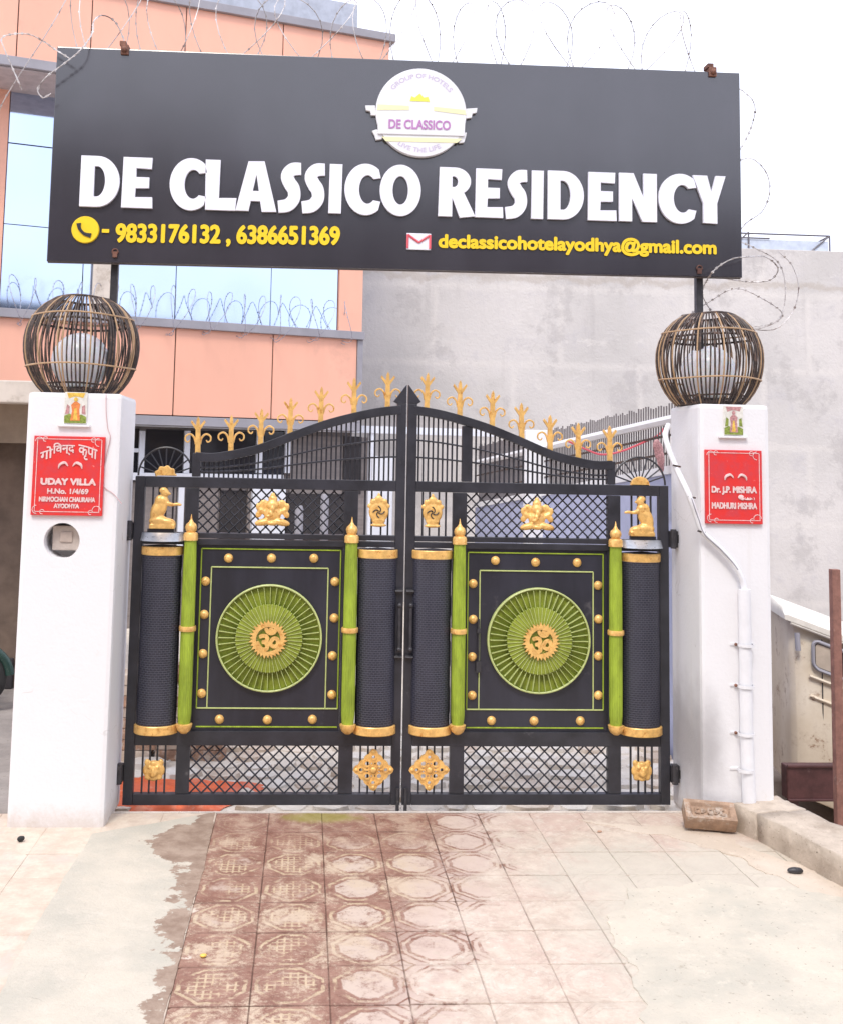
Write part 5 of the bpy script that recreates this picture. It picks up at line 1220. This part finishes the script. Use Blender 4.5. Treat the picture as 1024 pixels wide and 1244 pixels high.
# emblem
ec = P(511, 138, SY); er = (P(566, 138, SY).x-P(456, 138, SY).x)/2*.995
em = bpy.data.objects.new('emblem', None); COL.objects.link(em); em.parent = sg; em.location = Vector(ec)-wloc(sg)
b = MB(); b.lathe([(0, .028), (er-.003, .028), (er, .024), (er, 0), (0, 0)], (ec.x, SY, ec.z), 72, axis='y'); b.build('disc', WHITE, em, smooth=30)
sc_ = er/55.
def ex(x, y): v = P(x, y, SY-.03); return (v.x, v.z)
for pp_ in (((444, 127), (456, 127), (457, 139), (451, 139), (450, 134), (445, 133)), ((566, 131), (580, 130), (579, 136), (574, 137), (573, 142), (566, 143)), ((452, 158), (458, 156), (466, 162), (464, 168), (457, 169), (455, 163)), ((556, 168), (558, 160), (567, 160), (566, 165), (564, 172), (558, 173))):
    b = MB(); b.prism([ex(*q) for q in pp_], SY-.024, SY-.004); b.build('ribbon_end', WHITE, em, bevel=.003)
b = MB(); b.prism([ex(*q) for q in ((459, 142), (565, 145), (564, 165), (459, 162))], SY-.034, SY-.027); b.build('ribbon', WHITE, em, bevel=.002)
b = MB(); b.prism([ex(*q) for q in ((459, 126), (497, 128), (497, 133), (458, 133))], SY-.0300, SY-.0275); b.prism([ex(*q) for q in ((527, 129), (565, 133), (566, 139), (527, 134))], SY-.0300, SY-.0275)
b.prism([ex(*q) for q in ((464, 165.5), (561, 168), (555, 173), (469, 171))], SY-.0300, SY-.0275); b.build('pale_band', PALEY, em)
b = MB(); b.prism([ex(*q) for q in ((498, 122), (500, 116), (504, 118), (510, 113), (515, 118), (520, 117), (522, 123))], SY-.0300, SY-.0275); b.build('crown', BRIGHTY, em)
a_ = ex(472, 156); c_ = ex(547, 158); t_ = ex(472, 144.5)
sl_ = (c_[1]-a_[1])/(c_[0]-a_[0]); text_mb('DE CLASSICO', a_[0], c_[0], a_[1], t_[1], SY-.0355, .0018, lambda x, z: (x, z+(x-a_[0])*sl_)).build('emblem_lettering', PURPLE, em, merge=False, recalc=False)
def arc_text(txt, r0, h, a0, a1, name, flip=False):
    vs_, f_ = text_raw(txt); mn_, mx_ = vs_.min(0), vs_.max(0); q = (vs_-mn_)/(mx_-mn_); m_ = MB()
    for i, (dx_, dz_) in enumerate(((0, 0), (.001, .0), (-.001, 0))):
        pts = []
        for u_, v_ in q:
            a = math.radians(a0+(a1-a0)*u_); r_ = r0+(v_*h if not flip else -v_*h); pts.append((ec.x+r_*math.cos(a)+dx_, SY-.0290-i*.0001, ec.z+r_*math.sin(a)))
        m_.add(pts, f_)
    m_.build(name, LILAC, em, merge=False, recalc=False)
arc_text('GROUP OF HOTELS', er*.78, er*.10, 142, 38, 'arc_lettering'); arc_text('LIVE THE LIFE', er*.90, er*.10, 236, 300, 'arc_lettering', True)

# ================================================================ razor wire
BARBS = {}
def wire(name, pts, r, label, mat=WIRE, barb=.045, bs=.012, group=None, cat='razor wire'):
    pts = [Vector(p) for p in pts]
    t = thing(name, label, cat, tuple(pts[0]), group)
    b = MB(); b.tube(pts, r, 5); b.build('wire', mat, t, smooth=60)
    # barbs: little flat blades, joined
    m_ = MB(); acc = 0
    for i in range(len(pts)-1):
        acc += (pts[i+1]-pts[i]).length
        if acc > barb:
            acc = 0; p = pts[i]; d = (pts[i+1]-pts[i]).normalized(); s_ = d.orthogonal().normalized(); s_.rotate(Matrix.Rotation(random.uniform(0, 6), 3, d)); w_ = d.cross(s_)
            for v in (s_, -s_):
                e1 = p+v*bs*.8+d*bs*.9; e2 = p+v*bs*.8-d*bs*.9
                m_.add([p+w_*.001-d*bs*.3, p+w_*.001+d*bs*.3, e1, e2, p-w_*.001-d*bs*.3, p-w_*.001+d*bs*.3, e1-w_*.001, e2-w_*.001], [(0, 1, 2, 3), (7, 6, 5, 4), (0, 4, 5, 1), (1, 5, 6, 2), (2, 6, 7, 3), (3, 7, 4, 0)])
    if m_.v: m_.build('barbs', mat, t, kind='stuff')
    return t
def coil(p0, p1, n, R_, tilt=.16, depth=1., up_=Vector((0, 0, 1)), jit=.12, seed=1, seg=30):
    rnd = random.Random(seed); p0, p1 = Vector(p0), Vector(p1); ax = (p1-p0); L_ = ax.length; ax.normalize(); dp = ax.cross(up_).normalized(); u2 = dp.cross(ax).normalized()
    tl = [rnd.uniform(.5, 1.3)*tilt*(1 if k_ % 2 else -1) for k_ in range(n+2)]; rr_ = [R_*(1+rnd.uniform(-jit, jit)) for _ in range(n+2)]; pts = []
    for k_ in range(n*seg+1):
        t_ = k_/seg; i = int(t_); f_ = t_-i; f2 = f_*f_*(3-2*f_)
        a = 2*PI*t_; tt = tl[i]*(1-f2)+tl[i+1]*f2; r_ = rr_[i]*(1-f_)+rr_[i+1]*f_
        pts.append(p0+ax*(L_*t_/n+tt*math.cos(a))+u2*(r_*math.cos(a)*-1)+dp*(r_*depth*math.sin(a)))
    return pts
# top coil behind the sign
YW = .36
wire('razor_wire_coil', coil(P(60, 60, YW), P(850, 92, YW), 20, .42, .42, depth=.6, seed=4), .0030, 'long coil of barbed razor wire looping along behind the top of the sign', barb=.035, bs=.0075)
lp = smooth_path([tuple(P(x_, y_, SY-.08 if x_ < 108 else .0)) for x_, y_ in ((27, 109), (16, 84), (5, 58), (2, 46), (14, 41), (35, 41), (52, 49), (68, 60), (84, 70))], 8)
wire('loose_razor_wire', lp, .0034, 'loose razor wire end hanging left of the sign, over the house', barb=.03, bs=.009)
lp = smooth_path([tuple(P(x_, y_, Y_)) for x_, y_, Y_ in ((62, 113, -.34), (52, 118, -.34), (46, 108, -.34), (56, 93, -.34), (76, 78, -.34), (98, 60, -.33), (112, 40, -.22), (114, 25, -.1), (125, 18, 0), (140, 26, .05), (150, 46, .08), (152, 56, .08))], 8)
wire('bent_razor_wire', lp, .0036, 'thick bent razor wire crossing in front of the top left corner of the sign', barb=.03, bs=.009)
# right: hanging loops
rp = smooth_path([tuple(P(x_, y_, Y_)) for x_, y_, Y_ in ((866, 90, .05), (905, 112, 0), (917, 130, 0), (912, 155, .05), (900, 180, .08), (890, 196, .08), (912, 192, 0), (930, 208, 0), (935, 232, 0), (926, 256, .04), (905, 272, .08), (896, 290, .1), (915, 300, .02), (945, 318, 0), (954, 350, 0), (948, 385, 0), (925, 398, .02), (903, 398, .06))], 8)
wire('hanging_razor_wire', rp, .0030, 'razor wire strand hanging down the right end of the sign in wide loops', barb=.035, bs=.009)
rp = smooth_path([tuple(P(x_, y_, Y_)) for x_, y_, Y_ in ((868, 384, .1), (853, 358, .05), (860, 338, -.3), (872, 324, -.34), (890, 314, -.34), (906, 312, -.32), (930, 312, -.1), (945, 326, 0), (935, 340, .06), (910, 342, .1), (880, 338, .12))], 8)
wire('looped_razor_wire', rp, .0034, 'bright razor wire loop passing in front of the bottom right corner of the sign', barb=.028, bs=.009)
rp = smooth_path([tuple(P(x_, y_, Y_)) for x_, y_, Y_ in ((840, 380, .0), (862, 366, -.2), (893, 350, -.3), (925, 362, -.2), (950, 380, 0), (940, 392, .05), (910, 398, .1))]+[tuple(P(x_, y_, 0)) for x_, y_ in ((940, 400), (962, 380), (970, 350), (962, 322), (945, 305))], 8)
wire('trailing_razor_wire', rp, .0028, 'pale razor wire arc trailing behind the right cage lamp', barb=.035, bs=.009)
# far coil along the ledge of the house
cA = FP(-70, 372, .25); cB = FP(430, 402, .25)
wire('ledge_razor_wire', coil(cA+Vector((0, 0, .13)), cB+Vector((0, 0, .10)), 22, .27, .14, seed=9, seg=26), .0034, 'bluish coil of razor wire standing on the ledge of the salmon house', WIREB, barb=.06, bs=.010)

# ================================================================ things on the right
van = thing('old_van', 'abandoned cream van body with rust, behind the right pillar', 'van', (P(962, 900, 2.3).x, 2.3, -.95))
def build_van():
    c = P(960, 748, 2.4); far_z = c.z
    ph = math.radians(-13); d = Vector((math.cos(ph), math.sin(ph), 0)); nrm = Vector((math.sin(ph), -math.cos(ph), 0))
    q = PP(1024, 772, c, nrm); s1 = (q-c).dot(d); return c, d, nrm, (q.z-c.z)/s1
vc, vd, vn, vsl = build_van()      # the wreck leans nose-down to the right
VL = 3.2; VW = 1.4; zr = vc.z
def V(s_, o_, z_): v = vc+vd*s_-vn*o_; return (v.x, v.y, z_+vsl*s_)
gz_ = -.95
b = MB(); prof = [(-.0, gz_+.28), (-.03, gz_+.6), (.0, zr-.55), (.05, zr-.0)]
# body shell: lofted rounded section
secs = []
for s_, tap in ((0, .06), (.04, .02), (.12, 0), (VL-.1, 0), (VL, .05)):
    secs.append([V(s_, tap, gz_+.25), V(s_, tap-.02, gz_+.75), V(s_, tap+.02, zr-.35), V(s_, tap+.07, zr-.03), V(s_, VW-tap-.07, zr-.03), V(s_, VW-tap-.02, zr-.35), V(s_, VW-tap+.02, gz_+.75), V(s_, VW-tap, gz_+.25)])
n = 8; vs_ = [v for sct in secs for v in sct]; fs_ = [(i*n+j, i*n+(j+1) % n, (i+1)*n+(j+1) % n, (i+1)*n+j) for i in range(len(secs)-1) for j in range(n)]+[tuple(range(n)), tuple(range((len(secs)-1)*n, len(secs)*n))]
b.add(vs_, fs_); b.build('body', VAN, van, bevel=.05, smooth=40)
b = MB(); secs = []
for s_, k_ in ((-.05, .75), (-.03, 1.0), (.3, 1.0), (VL, 1.0)):
    hgt = [.0, .045, .10, .125, .10, .045, .0]; oo = [.0, .0, .10, VW/2, VW-.10, VW, VW]
    secs.append([V(s_, o_-.02 if i_ < 3 else o_+.02, zr-.045+h_*k_) for i_, (o_, h_) in enumerate(zip(oo, hgt))])
n = 7; vs_ = [v for sct in secs for v in sct]; fs_ = [(i*n+j, i*n+(j+1) % n, (i+1)*n+(j+1) % n, (i+1)*n+j) for i in range(3) for j in range(n)]+[tuple(range(n)), tuple(range(3*n, 4*n))]
b.add(vs_, fs_); b.build('roof', VANROOF, van, smooth=50)
def vproj(x, y, o_=0.0):      # picture point onto the van side
    q_ = PP(x, y, vc-vn*o_, vn); s_ = (q_-vc).dot(vd); return s_, q_.z-vsl*s_
ws, wz = vproj(987, 778); we, wz2 = vproj(1040, 826)
zt_w = vproj(1000, 782)[1]; zb_w = vproj(1000, 816)[1]
def rrect(s0, s1, z0, z1, r, n=5):
    out = []
    for cx2, cz2, a0 in ((s1-r, z1-r, 0), (s0+r, z1-r, 90), (s0+r, z0+r, 180), (s1-r, z0+r, 270)):
        out += [(cx2+r*math.cos(math.radians(a0+90*k_/n)), cz2+r*math.sin(math.radians(a0+90*k_/n))) for k_ in range(n+1)]
    return out
def vplate(name, loop, o0, o1, mat, par):
    m_ = MB(); n = len(loop); m_.add([V(s_, o0, z_) for s_, z_ in loop]+[V(s_, o1, z_) for s_, z_ in loop], [tuple(range(n)), tuple(range(2*n-1, n-1, -1))]+[(i, (i+1) % n, (i+1) % n+n, i+n) for i in range(n)]); return m_.build(name, mat, par, bevel=0)
lp_ = rrect(ws, ws+.62, zb_w, zt_w, .05)
wn = vplate('window', lp_, .0, -.005, GLASSD, van)
b = MB(); b.tube([V(s_, -.012, z_) for s_, z_ in lp_], .016, 6, closed=True); b.build('window_seal', GREYTRIM, van, smooth=60)
b = MB(); b.box(0, 1, 0, 1, 0, 1); 
vplate('window_pane', rrect(ws+.02, ws+.17, zb_w+.02, zt_w-.02, .03), -.006, -.010, paint('dusty_pane', (.48, .40, .32), .4), van)
for y_ in (822, 846):
    z_ = vproj(985, y_)[1]; b = MB(); b.tube([V(.14, -.002, z_), V(VL-.2, -.002, z_)], .016, 6); b.build('body_crease', VAN, van, smooth=60)
for z_a, z_b, s_a in ((zr-.10, gz_+.3, .24), (zr-.10, gz_+.3, 1.35)):
    b = MB(); b.tube([V(s_a, -.001, z_a), V(s_a, -.004, z_b)], .005, 4); b.build('door_seam', DARKIN, van)
b = MB(); b.tube([V(0, -.004, zr-.06), V(VL, -.004, zr-.06)], .014, 6); b.build('rain_gutter', VANROOF, van, smooth=60)
b = MB(); b.tube([V(.05, .0, zr-.12), V(.055, -.01, zr-.26)], .022, 8); b.build('hinge_cover', GREYTRIM, van, smooth=60)
for s_ in (.75, VL-.6):
    b = MB(); c_ = Vector(V(s_, .08, gz_+.28)); q = vn.to_track_quat('Z', 'Y').to_matrix()
    pr = [(.0, .10), (.16, .10), (.18, .07), (.27, .09), (.29, .05), (.29, -.05), (.27, -.09), (0, -.09)]
    seg = 24; vs_ = [tuple(c_+q@Vector((r_*math.cos(2*PI*j/seg), r_*math.sin(2*PI*j/seg), h_))) for r_, h_ in pr for j in range(seg)]
    b.add(vs_, [(i*seg+j, i*seg+(j+1) % seg, (i+1)*seg+(j+1) % seg, (i+1)*seg+j) for i in range(len(pr)-1) for j in range(seg)]); b.build('wheel', RUBBER, van, smooth=40)
# maroon steel box in front of the van
Yb = 1.35; a_, c_ = P(956, 931, Yb), P(1060, 931, Yb)
bx_ = thing('steel_trough', 'dark maroon rusted steel box standing in front of the van', 'box', ((a_.x+c_.x)/2, Yb, -.95))
zb_ = P(975, 972, Yb).z
b = MB(); b.box(a_.x, c_.x+.2, Yb, Yb+.10, zb_, a_.z); b.build('box_body', MAROON, bx_, bevel=.01)
b = MB(); b.tube([(a_.x, Yb-.006, a_.z), (c_.x+.2, Yb-.006, a_.z)], .012, 6); b.tube([(a_.x, Yb-.006, zb_), (c_.x+.2, Yb-.006, zb_)], .010, 6); b.build('box_rim', MAROON, bx_, smooth=60)
for xx in (a_.x+.06, c_.x+.1):
    b = MB(); b.box(xx-.03, xx+.03, Yb+.02, Yb+.08, -.95, zb_); b.build('leg', MAROON, bx_)
# rusty pole
v0, v1 = P(1016, 692, .5), P(1016, 1010, .5)
b = MB(); b.box(v0.x-.027, v0.x+.027, .5, .55, -.95, v0.z); tag(b.build('rusty_pole', RUSTP, None, bevel=.004), 'upright rusty brown square pole at the right edge, beyond the kerb', 'pole')

# brick with frog
br = thing('frogged_brick', 'single cast brick with stamped hollow, leaning against the kerb by the right pillar', 'brick', tuple(G(862, 1010)))
L_, W_, H_ = .265, .125, .085
b = MB(); fl_ = [(-L_/2, -W_/2), (L_/2, -W_/2), (L_/2, W_/2), (-L_/2, W_/2)]
oz = H_
outer = [(-L_/2, -W_/2, 0), (L_/2, -W_/2, 0), (L_/2, W_/2, 0), (-L_/2, W_/2, 0), (-L_/2, -W_/2, oz), (L_/2, -W_/2, oz), (L_/2, W_/2, oz), (-L_/2, W_/2, oz)]
i1 = [(-.104, -.042, oz), (.104, -.042, oz), (.104, .042, oz), (-.104, .042, oz)]; i2 = [(-.094, -.032, oz-.022), (.094, -.032, oz-.022), (.094, .032, oz-.022), (-.094, .032, oz-.022)]
b.add(outer+i1+i2, [(0, 3, 2, 1), (0, 1, 5, 4), (1, 2, 6, 5), (2, 3, 7, 6), (3, 0, 4, 7), (4, 5, 9, 8), (5, 6, 10, 9), (6, 7, 11, 10), (7, 4, 8, 11), (8, 9, 13, 12), (9, 10, 14, 13), (10, 11, 15, 14), (11, 8, 12, 15), (12, 13, 14, 15)])
me = b.mesh('brick_body', BRICKC, bevel=.006, smooth=50); bo = inst(me, 'brick_body', br.location, br)
b = MB()
oz -= .004
for k_, xx in enumerate((-.066, -.034, 0, .034, .066)):
    b.tube([(xx-.008, -.016, oz-.012), (xx-.008, .016, oz-.012)], .006, 4)
    if k_ % 2: b.tube([(xx-.008, .018, oz-.012), (xx+.010, .0, oz-.012), (xx-.008, -.012, oz-.012)], .006, 4)
    else: b.tube([(xx-.008, .016, oz-.012), (xx+.011, .016, oz-.012)], .006, 4); b.tube([(xx-.008, -.014, oz-.012), (xx+.011, -.014, oz-.012)], .006, 4)
so_ = inst(b.mesh('stamped_mark', BRICKC), 'stamped_mark', br.location, br)
br.rotation_euler = (math.radians(30), math.radians(2), math.radians(-10)); br.location.z = .045; br.location.y += .02
# small litter
def pebble(name, x, y, r, sq, mat, lab, cat, rot=0):
    v = G(x, y); me = blob(name, [(0, 0, 0, r*sq[0], r*sq[1], r*sq[2]), (r*.5, 0, r*.1, r*sq[0]*.6, r*sq[1]*.8, r*sq[2]*.8)], mat, r*.12)
    o = inst(me, name, (v.x, v.y, r*sq[2]*.75+.003), None, rot=(0, 0, rot)); tag(o, lab, cat)
pebble('dark_pebble', 25, 1023, .018, (1, .7, .8), RUBBER, 'small black pebble on the ground in front of the left pillar', 'pebble', .4)
pebble('charred_stub', 966, 1062, .026, (1.5, .7, .6), BLACK2, 'short charred stub lying beside the kerb', 'debris', -.1)
pebble('yellow_petal', 247, 1164, .013, (1, .8, .5), PIXY, 'tiny yellow petal on the stained driveway tiles', 'petal')
pebble('red_crumb', 728, 1012, .010, (1.3, .7, .5), BRICKR, 'tiny red brick crumb on the driveway near the gate', 'pebble')

# orange tarpaulin under and behind the left leaf
def tarp():
    rnd = random.Random(3); nx, ny = 34, 22; m_ = MB(); vs_ = []
    from mathutils import noise as mn
    for j in range(ny+1):
        for i in range(nx+1):
            u_, v_ = i/nx, j/ny; x = -1.18+u_*(.72+.30*v_); y = .075+v_*.50
            e_ = min(1, 6*u_, 6*(1-u_), 6*v_, 6*(1-v_)); z = -.079+e_*(.03+.045*abs(mn.noise(Vector((x*6, y*7, 2))))+.05*v_*(1-u_)+.025*abs(mn.noise(Vector((x*18, y*18, 5)))))
            x += .03*mn.noise(Vector((y*9, 1, 0))); vs_.append((x, y, z))
    m_.add(vs_, [(j*(nx+1)+i, j*(nx+1)+i+1, (j+1)*(nx+1)+i+1, (j+1)*(nx+1)+i) for j in range(ny) for i in range(nx)])
    o = m_.build('orange_tarpaulin', TARP, None, smooth=80, recalc=False); tag(o, 'crumpled orange red tarpaulin on the ground behind the foot of the left gate leaf', 'tarpaulin')
tarp()
# stacked bricks seen in the slit between left pillar and gate
st = thing('brick_stack', 'loose stack of bricks in the courtyard, seen in the slit beside the left pillar', 'bricks', (-1.25, 1.3, -.085))
bm_ = MB(); bm_.box(-.11, .11, -.05, .05, 0, .066); bmesh_ = bm_.mesh('brick', BRICKR, bevel=.004)
bm2 = MB(); bm2.box(-.11, .11, -.05, .05, 0, .066); bmesh2 = bm2.mesh('brick', FLAG, bevel=.004)
for k_ in range(9):
    for i in range(5):
        for j in range(2):
            if k_ > 5 and random.random() < .3: continue
            inst(random.choice((bmesh_, bmesh2)), 'brick', (-1.55+i*.235+random.uniform(-.02, .02), 1.15+j*.12+random.uniform(-.015, .015), -.084+k_*.07), st, rot=(0, 0, random.uniform(-.12, .12)))

# scooter parked in the porch, only its front shows
def scooter():
    c = P(-10, 850, 2.3); t = thing('parked_scooter', 'dark scooter parked in the porch at the left edge, mostly hidden', 'scooter', (c.x, 2.3, -.06))
    zc = .20; x0 = P(-3, 850, 2.3).x-.15
    b = MB(); b.tube([(x0+.17*math.cos(q), 2.3, zc+.17*math.sin(q)) for q in np.linspace(0, 2*PI, 33)[:-1]], .045, 10, closed=True); b.build('tyre', RUBBER, t, smooth=60)
    b = MB(); b.lathe([(.125, .02), (.13, .0), (.125, -.02)], (x0, 2.3, zc), 28, axis='y'); b.lathe([(0, .03), (.035, .03), (.035, -.03), (0, -.03)], (x0, 2.3, zc), 12, axis='y')
    for k_ in range(6): a = k_*PI/3; b.tube([(x0, 2.3, zc), (x0+.125*math.cos(a), 2.3, zc+.125*math.sin(a))], .008, 5)
    b.build('rim', CHROME, t, smooth=40, merge=False)
    b = MB(); b.tube([(x0+.235*math.cos(q), 2.3, zc+.235*math.sin(q)) for q in np.linspace(.1, 2.6, 16)], .035, 8); b.build('mudguard', paint('scooter_green', (.02, .05, .04), .25), t, smooth=60)
    b = MB(); b.tube([(x0, 2.26, zc), (x0-.10, 2.26, zc+.45), (x0-.16, 2.26, zc+.72)], .018, 8); b.build('fork', CHROME, t, smooth=60)
    b = MB(); b.tube([(x0-.16, 2.05, zc+.74), (x0-.16, 2.26, zc+.74), (x0-.16, 2.5, zc+.74)], .014, 8); b.build('handlebar', BLACK2, t)
    me = blob('scooter_body', [(-.35, 0, .45, .12, .16, .3, -15), (-.75, 0, .22, .4, .14, .06), (-1.1, 0, .42, .35, .17, .18), (-.22, 0, .72, .10, .14, .12)], MATS['scooter_green'], .02)
    inst(me, 'scooter_body', (x0, 2.3, .0), t)
    me = blob('seat', [(-1.1, 0, .66, .38, .13, .06)], RUBBER, .02); inst(me, 'seat', (x0, 2.3, 0), t)
    b = MB(); b.tube([(x0-1.25+.17*math.cos(q), 2.3, zc+.17*math.sin(q)) for q in np.linspace(0, 2*PI, 33)[:-1]], .045, 10, closed=True); b.build('tyre', RUBBER, t, smooth=60)
scooter()
